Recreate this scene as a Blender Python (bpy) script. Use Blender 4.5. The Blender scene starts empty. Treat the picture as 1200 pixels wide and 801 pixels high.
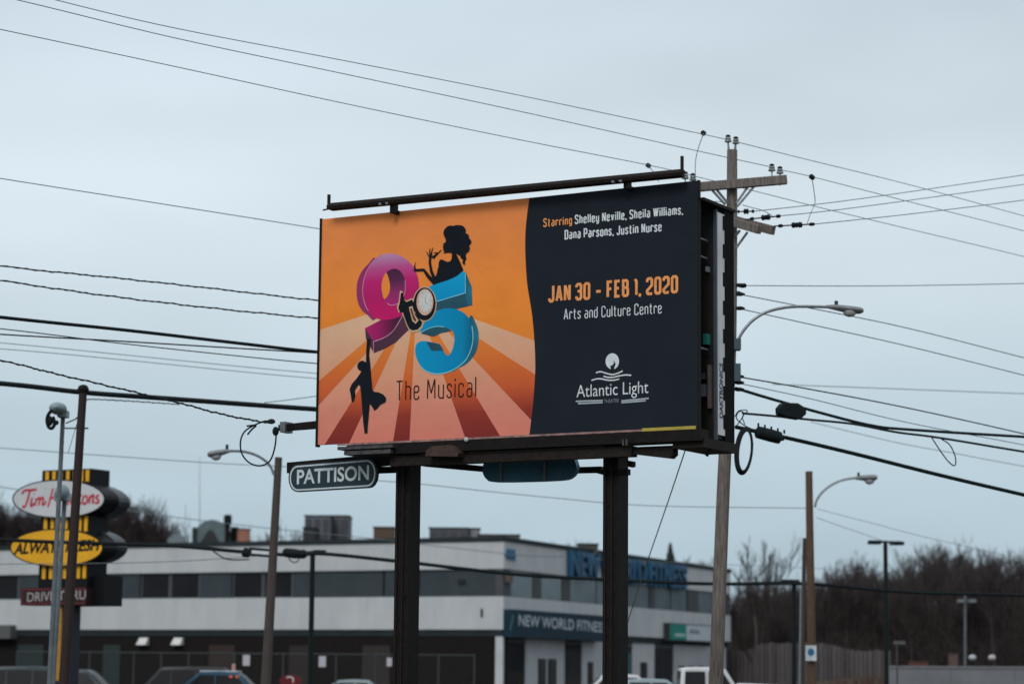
import bpy, bmesh, math, random
from mathutils import Vector, Matrix, Euler
random.seed(7)
scn = bpy.context.scene
COL = scn.collection
# ------------------------------------------------------------------ camera
F = 2833.0; PITCH = math.radians(7.83); ROLL = math.radians(0.5)
EYE = Vector((0, 0, 1.65))
cp, sp_, cr, sr = math.cos(PITCH), math.sin(PITCH), math.cos(ROLL), math.sin(ROLL)
cam_d = bpy.data.cameras.new('camera'); cam = bpy.data.objects.new('camera', cam_d); COL.objects.link(cam)
cam_d.sensor_width = 36.0; cam_d.lens = F / 1200 * 36; cam_d.clip_start = 0.5; cam_d.clip_end = 6000
cam_d.dof.use_dof = True; cam_d.dof.focus_distance = 33.5; cam_d.dof.aperture_fstop = 1.25
right = Vector((cr, -sr * sp_, sr * cp)); up = Vector((-sr, -cr * sp_, cr * cp)); fwd = Vector((0, cp, sp_))
M = Matrix((right, up, -fwd)).transposed().to_4x4(); M.translation = EYE
cam.matrix_world = M
scn.camera = cam
# ------------------------------------------------------------------ world, sun, exposure
SUN_EL, SUN_AZ = math.radians(38), math.radians(200)      # azimuth clockwise from +Y: behind the camera, a little to its left
wd = bpy.data.worlds.new('World'); scn.world = wd; wd.use_nodes = True
nt = wd.node_tree; N = nt.nodes; Lk = nt.links
for n in list(N): N.remove(n)
wo = N.new('ShaderNodeOutputWorld'); bg1 = N.new('ShaderNodeBackground'); bg2 = N.new('ShaderNodeBackground'); mx = N.new('ShaderNodeMixShader')
sky = N.new('ShaderNodeTexSky'); sky.sky_type = 'NISHITA'; sky.sun_disc = False
sky.sun_elevation = SUN_EL; sky.sun_rotation = SUN_AZ; sky.dust_density = 3.0
Lk.new(sky.outputs[0], bg1.inputs[0]); bg1.inputs[1].default_value = 0.07
tc = N.new('ShaderNodeTexCoord'); sx = N.new('ShaderNodeSeparateXYZ'); Lk.new(tc.outputs['Generated'], sx.inputs[0])
rp = N.new('ShaderNodeValToRGB'); Lk.new(sx.outputs[2], rp.inputs[0])
els = rp.color_ramp.elements
els[0].position = 0.0; els[0].color = (.36, .475, .56, 1)
els[1].position = 1.0; els[1].color = (.98, 1.04, 1.10, 1)
for p, c in ((.04, (.475, .61, .695)), (.10, (.545, .675, .755)), (.15, (.645, .755, .825)), (.20, (.70, .80, .865)), (.27, (.625, .73, .805)), (.33, (.62, .725, .80)), (.5, (.74, .83, .90))):
    e = els.new(p); e.color = (*c, 1)
nz = N.new('ShaderNodeTexNoise'); mp = N.new('ShaderNodeMapping'); mp.inputs['Scale'].default_value = (1, 1, 3.2)
Lk.new(tc.outputs['Generated'], mp.inputs[0]); Lk.new(mp.outputs[0], nz.inputs[0]); nz.inputs['Scale'].default_value = 3.4; nz.inputs['Detail'].default_value = 3
mr = N.new('ShaderNodeMapRange'); mr.inputs[1].default_value = .3; mr.inputs[2].default_value = .7; mr.inputs[3].default_value = .88; mr.inputs[4].default_value = 1.10
Lk.new(nz.outputs[0], mr.inputs[0])
mul = N.new('ShaderNodeVectorMath'); mul.operation = 'SCALE'; Lk.new(rp.outputs[0], mul.inputs[0]); Lk.new(mr.outputs[0], mul.inputs['Scale'])
Lk.new(mul.outputs[0], bg2.inputs[0]); bg2.inputs[1].default_value = 1.0
mx.inputs[0].default_value = .93
Lk.new(bg1.outputs[0], mx.inputs[1]); Lk.new(bg2.outputs[0], mx.inputs[2]); Lk.new(mx.outputs[0], wo.inputs[0])
sd = bpy.data.lights.new('sun', 'SUN'); sd.energy = 1.4; sd.angle = math.radians(20); sd.color = (1, .965, .92)
so = bpy.data.objects.new('sun', sd); COL.objects.link(so)
sv = Vector((math.sin(SUN_AZ) * math.cos(SUN_EL), math.cos(SUN_AZ) * math.cos(SUN_EL), math.sin(SUN_EL)))
so.rotation_euler = sv.to_track_quat('Z', 'Y').to_euler(); so.location = sv * 200
vs = scn.view_settings; vs.view_transform = 'Standard'; vs.look = 'None'; vs.exposure = 0; vs.gamma = 1
scn.cycles.max_bounces = 6

# ------------------------------------------------------------------ helpers
def ray(px, py):
    x = (px - 600) / F; y = (400.5 - py) / F
    return fwd + right * x + up * y
def P(px, py, Y):
    d = ray(px, py); return EYE + d * (Y / d.y)
def srgb(r, g, b):
    f = lambda v: (v / 255 / 12.92) if v / 255 <= .04045 else ((v / 255 + .055) / 1.055) ** 2.4
    return (f(r), f(g), f(b))
MATS = {}
def mat(name, c, rough=.7, metal=0.0, c2=None, scale=6.0, stretch=(1, 1, 1), bump=0.0, fac=(.35, .65), spec=.3, emit=None, detail=5, fine=0.0):
    if name in MATS: return MATS[name]
    m = bpy.data.materials.new(name); m.use_nodes = True; MATS[name] = m
    t = m.node_tree; b = t.nodes['Principled BSDF']
    b.inputs['Roughness'].default_value = rough; b.inputs['Metallic'].default_value = metal
    b.inputs['Specular IOR Level'].default_value = spec
    b.inputs['Base Color'].default_value = (*c, 1)
    if emit: b.inputs['Emission Color'].default_value = (*emit[0], 1); b.inputs['Emission Strength'].default_value = emit[1]
    co = t.nodes.new('ShaderNodeTexCoord'); ma = t.nodes.new('ShaderNodeMapping'); ma.inputs['Scale'].default_value = stretch
    t.links.new(co.outputs['Object'], ma.inputs[0])
    n = t.nodes.new('ShaderNodeTexNoise'); n.inputs['Scale'].default_value = scale; n.inputs['Detail'].default_value = detail; n.inputs['Roughness'].default_value = .6
    t.links.new(ma.outputs[0], n.inputs[0])
    if c2 is None: c2 = tuple(v * .8 for v in c)
    r = t.nodes.new('ShaderNodeValToRGB'); r.color_ramp.elements[0].position = fac[0]; r.color_ramp.elements[1].position = fac[1]
    r.color_ramp.elements[0].color = (*c2, 1); r.color_ramp.elements[1].color = (*c, 1)
    t.links.new(n.outputs[0], r.inputs[0]); t.links.new(r.outputs[0], b.inputs['Base Color'])
    if bump:
        bp = t.nodes.new('ShaderNodeBump'); bp.inputs['Strength'].default_value = bump; bp.inputs['Distance'].default_value = .02
        t.links.new(n.outputs[0], bp.inputs['Height']); t.links.new(bp.outputs[0], b.inputs['Normal'])
    return m
def ramp_mat(name, axis, lo, hi, stops, rough=.7, bumpy=.0, noise=.06, spec=.08):
    """flat print: ink colour ramps along one local axis (0 x, 2 z) between lo and hi, with faint weathering"""
    if name in MATS: return MATS[name]
    m = bpy.data.materials.new(name); m.use_nodes = True; MATS[name] = m
    t = m.node_tree; b = t.nodes['Principled BSDF']; b.inputs['Roughness'].default_value = rough; b.inputs['Specular IOR Level'].default_value = spec
    co = t.nodes.new('ShaderNodeTexCoord'); s = t.nodes.new('ShaderNodeSeparateXYZ'); t.links.new(co.outputs['Object'], s.inputs[0])
    mr = t.nodes.new('ShaderNodeMapRange'); mr.inputs[1].default_value = lo; mr.inputs[2].default_value = hi; t.links.new(s.outputs[axis], mr.inputs[0])
    r = t.nodes.new('ShaderNodeValToRGB'); t.links.new(mr.outputs[0], r.inputs[0])
    el = r.color_ramp.elements; el[0].position = stops[0][0]; el[0].color = (*stops[0][1], 1); el[1].position = stops[-1][0]; el[1].color = (*stops[-1][1], 1)
    for p, c in stops[1:-1]: e = el.new(p); e.color = (*c, 1)
    n = t.nodes.new('ShaderNodeTexNoise'); n.inputs['Scale'].default_value = 2.2; n.inputs['Detail'].default_value = 6; t.links.new(co.outputs['Object'], n.inputs[0])
    m2 = t.nodes.new('ShaderNodeMapRange'); m2.inputs[1].default_value = .3; m2.inputs[2].default_value = .7; m2.inputs[3].default_value = 1 - noise; m2.inputs[4].default_value = 1 + noise * .3
    t.links.new(n.outputs[0], m2.inputs[0])
    v = t.nodes.new('ShaderNodeVectorMath'); v.operation = 'SCALE'; t.links.new(r.outputs[0], v.inputs[0]); t.links.new(m2.outputs[0], v.inputs['Scale'])
    t.links.new(v.outputs[0], b.inputs['Base Color'])
    if bumpy:
        n3 = t.nodes.new('ShaderNodeTexNoise'); n3.inputs['Scale'].default_value = 1.6; n3.inputs['Detail'].default_value = 4; n3.inputs['Distortion'].default_value = .5
        t.links.new(co.outputs['Object'], n3.inputs[0])
        bp = t.nodes.new('ShaderNodeBump'); bp.inputs['Strength'].default_value = bumpy; bp.inputs['Distance'].default_value = .05
        t.links.new(n3.outputs[0], bp.inputs['Height']); t.links.new(bp.outputs[0], b.inputs['Normal'])
    return m

class MB:
    def __init__(s): s.v = []; s.f = []
    def add(s, vs, fs):
        o = len(s.v); s.v += [tuple(v) for v in vs]; s.f += [tuple(i + o for i in f) for f in fs]; return s
    def box(s, a, b):
        x0, y0, z0 = a; x1, y1, z1 = b
        if x0 > x1: x0, x1 = x1, x0
        if y0 > y1: y0, y1 = y1, y0
        if z0 > z1: z0, z1 = z1, z0
        return s.add([(x0, y0, z0), (x1, y0, z0), (x1, y1, z0), (x0, y1, z0), (x0, y0, z1), (x1, y0, z1), (x1, y1, z1), (x0, y1, z1)],
                     [(0, 3, 2, 1), (4, 5, 6, 7), (0, 1, 5, 4), (1, 2, 6, 5), (2, 3, 7, 6), (3, 0, 4, 7)])
    def prism_xz(s, pts, y0, y1):          # polygon in x,z extruded along y
        n = len(pts); A = sum(pts[i][0] * pts[(i + 1) % n][1] - pts[(i + 1) % n][0] * pts[i][1] for i in range(n))
        if A < 0: pts = pts[::-1]
        vs = [(x, y0, z) for x, z in pts] + [(x, y1, z) for x, z in pts]
        return s.add(vs, [tuple(range(n)), tuple(range(2 * n - 1, n - 1, -1))] + [(i + n, (i + 1) % n + n, (i + 1) % n, i) for i in range(n)])
    def flat_xz(s, pts, y):
        n = len(pts); A = sum(pts[i][0] * pts[(i + 1) % n][1] - pts[(i + 1) % n][0] * pts[i][1] for i in range(n))
        if A < 0: pts = pts[::-1]
        return s.add([(x, y, z) for x, z in pts], [tuple(range(n))])
    def tube(s, pts, r, seg=8, cap=True):
        pts = [Vector(p) for p in pts]; n = len(pts)
        rs = r if isinstance(r, (list, tuple)) else [r] * n
        if len(rs) != n: rs = [rs[0] + (rs[-1] - rs[0]) * i / (n - 1) for i in range(n)]
        t0 = (pts[1] - pts[0]).normalized(); a = Vector((0, 0, 1)) if abs(t0.z) < .9 else Vector((0, 1, 0))
        u = t0.cross(a).normalized(); vs = []
        for i, p in enumerate(pts):
            t = (pts[min(i + 1, n - 1)] - pts[max(i - 1, 0)]).normalized()
            u = (u - t * u.dot(t)).normalized(); w = t.cross(u)
            for k in range(seg):
                an = 2 * math.pi * k / seg; vs.append(p + (u * math.cos(an) + w * math.sin(an)) * rs[i])
        fs = [(i * seg + k, i * seg + (k + 1) % seg, (i + 1) * seg + (k + 1) % seg, (i + 1) * seg + k) for i in range(n - 1) for k in range(seg)]
        if cap: fs += [tuple(range(seg - 1, -1, -1)), tuple((n - 1) * seg + k for k in range(seg))]
        return s.add(vs, fs)
    def bar(s, a, b, w, h, upv=(0, 0, 1)):
        a, b = Vector(a), Vector(b); t = (b - a).normalized(); q = Vector(upv)
        if abs(t.dot(q)) > .95: q = Vector((0, 1, 0))
        x = t.cross(q).normalized() * w / 2; y = x.cross(t).normalized() * h / 2
        vs = [a - x - y, a + x - y, a + x + y, a - x + y, b - x - y, b + x - y, b + x + y, b - x + y]
        return s.add(vs, [(0, 3, 2, 1), (4, 5, 6, 7), (0, 1, 5, 4), (1, 2, 6, 5), (2, 3, 7, 6), (3, 0, 4, 7)])
    def lathe(s, prof, a, axis=(0, 0, 1), seg=12):      # prof: (r, h) along axis from a
        a = Vector(a); ax = Vector(axis).normalized(); q = Vector((0, 0, 1)) if abs(ax.z) < .9 else Vector((1, 0, 0))
        u = ax.cross(q).normalized(); w = ax.cross(u); n = len(prof); vs = []
        for r, h in prof:
            for k in range(seg):
                an = 2 * math.pi * k / seg; vs.append(a + ax * h + (u * math.cos(an) + w * math.sin(an)) * max(r, 1e-4))
        fs = [(i * seg + k, (i + 1) * seg + k, (i + 1) * seg + (k + 1) % seg, i * seg + (k + 1) % seg) for i in range(n - 1) for k in range(seg)]
        fs += [tuple(range(seg)), tuple((n - 1) * seg + k for k in range(seg - 1, -1, -1))]
        return s.add(vs, fs)
    def ell(s, c, rx, ry, rz, seg=12, rings=7):
        vs = []; 
        for i in range(rings + 1):
            ph = math.pi * i / rings
            for k in range(seg):
                an = 2 * math.pi * k / seg
                vs.append((c[0] + rx * math.sin(ph) * math.cos(an), c[1] + ry * math.sin(ph) * math.sin(an), c[2] + rz * math.cos(ph)))
        fs = [(i * seg + k, (i + 1) * seg + k, (i + 1) * seg + (k + 1) % seg, i * seg + (k + 1) % seg) for i in range(rings) for k in range(seg)]
        return s.add(vs, fs)
    def build(s, name, m, parent=None, smooth=False, origin=None, bevel=0, fixn=True):
        me = bpy.data.meshes.new(name)
        o0 = Vector(origin) if origin is not None else (parent.location if (parent is not None and parent.get('_w')) else Vector((0, 0, 0)))
        me.from_pydata([tuple(Vector(v) - o0) for v in s.v], [], s.f); me.update()
        if fixn:
            bm = bmesh.new(); bm.from_mesh(me); bmesh.ops.remove_doubles(bm, verts=bm.verts, dist=1e-5)
            bmesh.ops.recalc_face_normals(bm, faces=bm.faces)
            bm.to_mesh(me); bm.free()
        me.materials.append(m)
        if smooth:
            for p in me.polygons: p.use_smooth = True
            me.set_sharp_from_angle(angle=math.radians(40))
        ob = bpy.data.objects.new(name, me); COL.objects.link(ob)
        if parent is not None: ob.parent = parent
        elif origin is not None: ob.location = o0
        if bevel:
            b = ob.modifiers.new('bevel', 'BEVEL'); b.width = bevel; b.segments = 2; b.limit_method = 'ANGLE'
        return ob
def tag(o, label=None, cat=None, group=None, kind=None):
    if label: o['label'] = label
    if cat: o['category'] = cat
    if group: o['group'] = group
    if kind: o['kind'] = kind
    return o
def thing(name, loc, label, cat, group=None, rz=0.0, world=True):
    """Empty at the thing's base. world=True: children meshes are given in world coordinates (rz must be 0)"""
    o = bpy.data.objects.new(name, None); COL.objects.link(o); o.location = loc; o.rotation_euler = (0, 0, rz); o.empty_display_size = .3
    if world and rz == 0: o['_w'] = 1
    return tag(o, label, cat, group)
def copy_tree(o, parent=None):
    c = o.copy(); COL.objects.link(c); c.parent = parent
    for ch in o.children: copy_tree(ch, c)
    return c
class Frame:
    """a vertical plane standing in the world: local x along it, y away from the viewer, z up (world z)"""
    def __init__(s, a, b):
        s.a = Vector((a[0], a[1], 0)); w = Vector((b[0] - a[0], b[1] - a[1], 0)); s.L = w.length
        s.u = w / s.L; s.v = Vector((-s.u.y, s.u.x, 0)); s.rz = math.atan2(s.u.y, s.u.x)
    def xz(s, px, py, y=0.0):
        d = ray(px, py); o = s.a + s.v * y; t = (o - EYE).dot(s.v) / d.dot(s.v); p = EYE + d * t
        return ((p - s.a).dot(s.u), p.z)
    def pts(s, l, y=0.0): return [s.xz(px, py, y) for px, py in l]
    def w(s, x, y, z): return s.a + s.u * x + s.v * y + Vector((0, 0, z))
    def loc(s, p): d = Vector(p) - s.a; return (d.dot(s.u), d.dot(s.v), d.z)
def smoothpts(pts, n=4, closed=False):
    P_ = [Vector(p) for p in pts]; out = []; m = len(P_)
    for i in range(m if closed else m - 1):
        if closed: p0, p1, p2, p3 = P_[i - 1], P_[i], P_[(i + 1) % m], P_[(i + 2) % m]
        else: p0, p1, p2, p3 = P_[max(i - 1, 0)], P_[i], P_[i + 1], P_[min(i + 2, m - 1)]
        for k in range(n):
            t = k / n; out.append(.5 * ((2 * p1) + (p2 - p0) * t + (2 * p0 - 5 * p1 + 4 * p2 - p3) * t * t + (3 * p1 - p0 - 3 * p2 + p3) * t ** 3))
    if not closed: out.append(P_[-1])
    return [tuple(p) for p in out]
def ribbon(mb, pts, wd_, y, closed=False):
    """flat stroke of the given width along a polyline in x,z (width may be a list)"""
    n = len(pts); V2 = [Vector(p) for p in pts]; ws = wd_ if isinstance(wd_, (list, tuple)) else [wd_] * n; vs = []
    for i in range(n):
        a = V2[i - 1] if (i > 0 or closed) else None; b = V2[(i + 1) % n] if (i < n - 1 or closed) else None
        if a is None: d = (b - V2[i]).normalized(); nn = Vector((-d.y, d.x)); k = 1
        elif b is None: d = (V2[i] - a).normalized(); nn = Vector((-d.y, d.x)); k = 1
        else:
            d1 = (V2[i] - a).normalized(); d2 = (b - V2[i]).normalized(); n1 = Vector((-d1.y, d1.x)); n2 = Vector((-d2.y, d2.x))
            nn = (n1 + n2); nn = nn.normalized() if nn.length > 1e-4 else n1; k = min(1 / max(nn.dot(n1), .3), 2.2)
        h = nn * ws[i] / 2 * k; vs += [V2[i] + h, V2[i] - h]
    fs = [(2 * i, 2 * i + 1, (2 * i + 3) % (2 * n), (2 * i + 2) % (2 * n)) for i in range(n if closed else n - 1)]
    mb.add([(p.x, y, p.y) for p in vs], fs)
# squarish condensed stroke alphabet (cap height 1)
W = .40; w = .34; X = .70
GL = {
 'S': (W, [[(W, .80), (W, 1), (0, 1), (0, .62), (W, .42), (W, 0), (0, 0), (0, .20)]]), 't': (.26, [[(.09, .95), (.09, 0), (.27, 0)], [(-.03, X), (.26, X)]]),
 'a': (w, [[(.03, X), (w, X), (w, 0), (0, 0), (0, .40), (w, .40)]]), 'r': (.26, [[(0, 0), (0, X), (.28, X), (.28, .56)]]),
 'i': (.0, [[(0, 0), (0, X)], [(0, .84), (0, .97)]]), 'n': (w, [[(0, 0), (0, X), (w, X), (w, 0)]]), 'g': (w, [[(w, X), (0, X), (0, .04), (w, .04)], [(w, X + .05), (w, -.2), (0, -.2)]]),
 'h': (w, [[(0, 1), (0, 0)], [(0, X), (w, X), (w, 0)]]), 'e': (w, [[(0, .37), (w, .37), (w, X), (0, X), (0, 0), (w, 0), (w, .16)]]), 'l': (.0, [[(0, 1), (0, 0)]]),
 'y': (w, [[(0, X), (0, .04), (w, .04)], [(w, X), (w, -.2), (0, -.2)]]), 'v': (.34, [[(0, X), (.165, 0)], [(.175, 0), (.34, X)]]), 'm': (.56, [[(0, 0), (0, X), (.56, X), (.56, 0)], [(.28, X), (.28, 0)]]),
 's': (.30, [[(.30, .55), (.30, X), (0, X), (0, .44), (.30, .28), (.30, 0), (0, 0), (0, .15)]]), 'o': (w, [[(0, .2), (0, X), (w, X), (w, 0), (0, 0), (0, .22)]]), 'u': (w, [[(0, X), (0, 0), (w, 0)], [(w, X), (w, -.03)]]),
 'c': (.32, [[(.32, .52), (.32, X), (0, X), (0, 0), (.32, 0), (.32, .18)]]), 'd': (w, [[(w, 1), (w, 0), (0, 0), (0, X), (w, X)]]), 'W': (.64, [[(0, 1), (.15, 0)], [(.17, 0), (.31, .96)], [(.33, .96), (.47, 0)], [(.49, 0), (.64, 1)]]),
 'N': (W, [[(0, 0), (0, 1)], [(.02, .98), (W - .02, .02)], [(W, 0), (W, 1)]]), 'P': (W, [[(0, 0), (0, 1), (W, 1), (W, .43), (0, .43)]]), 'D': (W, [[(0, .3), (0, 1), (W, 1), (W, 0), (0, 0), (0, .32)]]),
 'J': (.34, [[(.34, 1.03), (.34, 0), (0, 0), (0, .2)]]), 'A': (.44, [[(0, 0), (.215, 1)], [(.225, 1), (.44, 0)], [(.07, .27), (.37, .27)]]), 'C': (W, [[(W, .76), (W, 1), (0, 1), (0, 0), (W, 0), (W, .24)]]),
 'F': (.36, [[(.36, 1), (0, 1), (0, 0)], [(0, .53), (.3, .53)]]), 'E': (.36, [[(.36, 1), (0, 1), (0, 0), (.36, 0)], [(0, .53), (.3, .53)]]), 'B': (W, [[(0, 0), (0, 1), (W - .03, 1), (W - .03, .53), (0, .53)], [(.1, .53), (W, .53), (W, 0), (0, 0)]]),
 'T': (.40, [[(.2, 1), (.2, 0)], [(-.02, 1), (.42, 1)]]), 'M': (.54, [[(0, 0), (.02, 1)], [(.03, .99), (.27, .28)], [(.27, .28), (.51, .99)], [(.52, 1), (.54, 0)]]), '0': (W, [[(0, .3), (0, 1), (W, 1), (W, 0), (0, 0), (0, .32)]]),
 '1': (.12, [[(-.04, .93), (.12, 1.0), (.12, 0)]]), '2': (W, [[(0, .78), (0, 1), (W, 1), (W, .55), (0, .22), (0, 0), (W + .03, 0)]]), '3': (W, [[(0, .8), (0, 1), (W, 1), (W, .53), (.1, .53)], [(W, .53), (W, 0), (0, 0), (0, .2)]]),
 ',': (.0, [[(.02, .07), (-.03, -.14)]]), '-': (.40, [[(0, .42), (.40, .42)]]), ' ': (.16, []) }
def roundc(pl, c, keep=False):
    out = [pl[0]]
    for i in range(1, len(pl) - 1):
        a, b, d = Vector(pl[i - 1]), Vector(pl[i]), Vector(pl[i + 1]); e1, e2 = (a - b), (d - b)
        if e1.length < 1e-4 or e2.length < 1e-4: continue
        if abs(e1.normalized().dot(e2.normalized())) > .5 or (keep and pl[i][0] < .01): out.append(tuple(b)); continue
        r1 = min(c, e1.length / 2.1); r2 = min(c, e2.length / 2.1); out += [tuple(b + e1.normalized() * r1), tuple(b + e2.normalized() * r2)]
    return out + [pl[-1]]
KY = [0]
def stroke_text(mb, fr, s, p0, p1, cap, wt, y0, gap=.17, c=.09):
    """text whose baseline runs from pixel p0 to p1 of the sign's own plane; cap = capital height in px at the start"""
    a = Vector(fr.xz(*p0)); b = Vector(fr.xz(*p1)); h = fr.xz(p0[0], p0[1] - cap)[1] - a.y
    adv = []; x = wt / 2
    for ch in s: adv.append(x); x += GL[ch][0] + gap + (wt if ch != ' ' else 0)
    tot = x - gap - wt / 2; sxx = (b - a) / tot
    for ch, ax in zip(s, adv):
        for pl in GL[ch][1]:
            q = [a + sxx * (ax + px_) + Vector((0, (pz * (1 - wt) + wt / 2) * h)) for px_, pz in roundc(pl, c, ch in 'BDPEF')]
            KY[0] += 1; ribbon(mb, [tuple(v) for v in q], wt * h, y0 - (KY[0] % 40) * .00002)
_cap = {}
def font_mesh(s, bold=0.0, shear=0.0, ext=0.0):
    cu = bpy.data.curves.new('t', 'FONT'); cu.body = s; cu.offset = bold; cu.shear = shear; cu.extrude = ext; cu.resolution_u = 4
    ob = bpy.data.objects.new('t', cu); COL.objects.link(ob); dg = bpy.context.evaluated_depsgraph_get(); dg.update()
    me = bpy.data.meshes.new_from_object(ob.evaluated_get(dg)); vs = [tuple(v.co) for v in me.vertices]; fs = [tuple(p.vertices) for p in me.polygons]
    bpy.data.objects.remove(ob); bpy.data.curves.remove(cu); bpy.data.meshes.remove(me)
    return vs, fs
def font_text(mb, fr, s, p0, p1, cap, y0, depth=0.0, bold=0.0, shear=0.0, up_=None):
    vs, fs = font_mesh(s, bold, shear, depth and .5)
    if 'H' not in _cap: _cap['H'] = max(v[1] for v in font_mesh('H')[0])
    a = Vector(fr.xz(*p0)); b = Vector(fr.xz(*p1)); h = (fr.xz(p0[0], p0[1] - cap)[1] - a.y)
    x0 = min(v[0] for v in vs); x1 = max(v[0] for v in vs); sx_ = (b - a) / (x1 - x0)
    out = []
    for x, yy, z in vs:
        q = a + sx_ * (x - x0) + Vector((0, yy / _cap['H'] * h)); out.append((q.x, y0 + (-z * 2 * depth * .5 if depth else 0), q.y))
    mb.add(out, fs)
def ellipse(cx, cy, rx, ry, n=32, a0=0, a1=360):
    return [(cx + rx * math.cos(math.radians(a0 + (a1 - a0) * k / n)), cy - ry * math.sin(math.radians(a0 + (a1 - a0) * k / n))) for k in range(n if a1 - a0 == 360 else n + 1)]

# ------------------------------------------------------------------ materials
steel = mat('black_painted_steel', (.0065, .0058, .0058), .65, c2=(.012, .009, .008), scale=9, bump=.3, spec=.12)
steel2 = mat('rusty_dark_steel', (.018, .012, .010), .75, c2=(.009, .0075, .007), scale=14, bump=.2, spec=.2)
galv = mat('galvanised_steel', (.20, .22, .24), .45, .5, c2=(.14, .155, .17), scale=12)
greypole = mat('grey_painted_metal', (.12, .145, .16), .5, c2=(.08, .10, .115), scale=6)
wood = mat('weathered_pole_wood', (.19, .165, .15), .9, c2=(.075, .062, .056), scale=4, stretch=(8, 8, .8), bump=.5, fac=(.3, .62), spec=.1, detail=9)
wood2 = mat('brown_pole_wood', (.115, .07, .045), .9, c2=(.06, .037, .027), scale=8, stretch=(8, 8, .5), bump=.4)
woodg = mat('grey_brown_pole_wood', (.075, .062, .056), .9, c2=(.042, .036, .033), scale=8, stretch=(8, 8, .5), bump=.4)
redpole = mat('dark_red_brown_pole', (.028, .015, .014), .75, c2=(.020, .012, .011), scale=6, stretch=(6, 6, .6))
rubber = mat('black_cable_sheath', (.006, .010, .012), .7, c2=(.010, .015, .017), scale=10, spec=.12)
wirem = mat('grey_bare_wire', (.15, .18, .20), .5, .2, c2=(.12, .145, .16), scale=10)
porcelain = mat('grey_porcelain', (.30, .34, .36), .3, c2=(.1, .11, .12), scale=30)
asphalt = mat('asphalt', (.055, .055, .057), .9, c2=(.038, .038, .04), scale=1.5, bump=.3)
concrete = mat('concrete', (.27, .265, .25), .9, c2=(.2, .195, .185), scale=2, bump=.3)
glassd = mat('dark_window_glass', (.012, .016, .02), .08, c2=(.02, .025, .03), scale=.5, spec=.5)
glassr = mat('painted_sky_reflection_glass', (.16, .21, .225), .25, .05, c2=(.11, .15, .165), scale=.4, spec=.5)  # pale sky reflection is put into the base colour
glassl = mat('unlit_window_glass', (.010, .010, .012), .25, c2=(.016, .017, .019), scale=.5, spec=.12)
white_sheet = mat('off_white_cladding', (.46, .475, .485), .8, c2=(.40, .415, .43), scale=.7, stretch=(1.5, 1.5, .5))
spandrel = mat('slate_grey_spandrel', (.034, .046, .054), .6, c2=(.026, .037, .045), scale=1)
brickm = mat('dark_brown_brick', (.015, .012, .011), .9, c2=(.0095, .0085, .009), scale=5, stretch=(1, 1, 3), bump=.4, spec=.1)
trimd = mat('dark_grey_trim', (.022, .030, .033), .7, c2=(.016, .023, .026), scale=2, spec=.15)
rubberb = mat('tyre_rubber', (.012, .012, .012), .9)

# ------------------------------------------------------------------ setting: ground, road, kerbs
def sstep(t): t = max(0, min(1, t)); return t * t * (3 - 2 * t)
def hgt(x, y):
    h = 1.75 * sstep((x - 14.5) / 5) * sstep((y - 118) / 28)
    h += 4.5 * sstep((y - 160) / 50)
    h += 10 * sstep((y - 240) / 400)
    return h
me = MB(); xs = [-1500, -800, -400, -200, -120, -80, -60, -45, -35, -25, -18, -12, -8, -4, 0, 4, 8, 12, 14, 16, 18, 20, 24, 30, 36, 44, 55, 70, 90, 130, 200, 400, 800, 1500]
ys = [-300, -100, -20, 0, 10, 20, 30, 40, 60, 80, 100, 112, 120, 126, 132, 138, 144, 150, 156, 162, 170, 180, 190, 200, 210, 225, 240, 280, 340, 450, 600, 900, 1500, 2500]
me.add([(x, y, hgt(x, y) + (-.004 if y < 118 else 0)) for y in ys for x in xs], [(j * len(xs) + i, j * len(xs) + i + 1, (j + 1) * len(xs) + i + 1, (j + 1) * len(xs) + i) for j in range(len(ys) - 1) for i in range(len(xs) - 1)])
gm = mat('winter_ground', (.075, .058, .040), .95, c2=(.045, .032, .024), scale=.35, bump=.4)
tag(me.build('ground', gm, smooth=True), kind='structure')
def sheet(name, x0, y0, x1, y1, z, m, z1=None):
    b = MB()
    if z1 is None: b.add([(x0, y0, z), (x1, y0, z), (x1, y1, z), (x0, y1, z)], [(0, 1, 2, 3)])
    else: b.box((x0, y0, z), (x1, y1, z1))
    return tag(b.build(name, m, origin=(0, 0, 0)), kind='structure')
sheet('road', -120, -8, 120, 22, .004, asphalt)
sheet('parking_lot', -70, 48, 13.5, 117, .004, asphalt)
sheet('pavement', -120, 22.2, 120, 24, -.1, concrete, .13)
sheet('kerb', -120, 22, 120, 22.195, -.1, mat('kerb_stone', (.32, .31, .3), .85), .135)
sheet('grass_verge', -120, 24.005, 120, 47.9, -.1, mat('dull_winter_grass', (.06, .062, .03), .95, c2=(.085, .065, .04), scale=.8, bump=.5), .1)
ln = MB(); paint = mat('white_road_paint', (.6, .6, .58), .8, c2=(.4, .4, .39), scale=4)
for k in range(-9, 10): ln.add([(k * 9, 6.9, .008), (k * 9 + 3, 6.9, .008), (k * 9 + 3, 7.05, .008), (k * 9, 7.05, .008)], [(0, 1, 2, 3)])
for k in range(-20, 5):
    for yy in (62, 84): ln.add([(k * 2.8, yy, .008), (k * 2.8 + .12, yy, .008), (k * 2.8 + .12, yy + 5, .008), (k * 2.8, yy + 5, .008)], [(0, 1, 2, 3)])
tag(ln.build('road_markings', paint, fixn=False), kind='structure')

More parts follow.
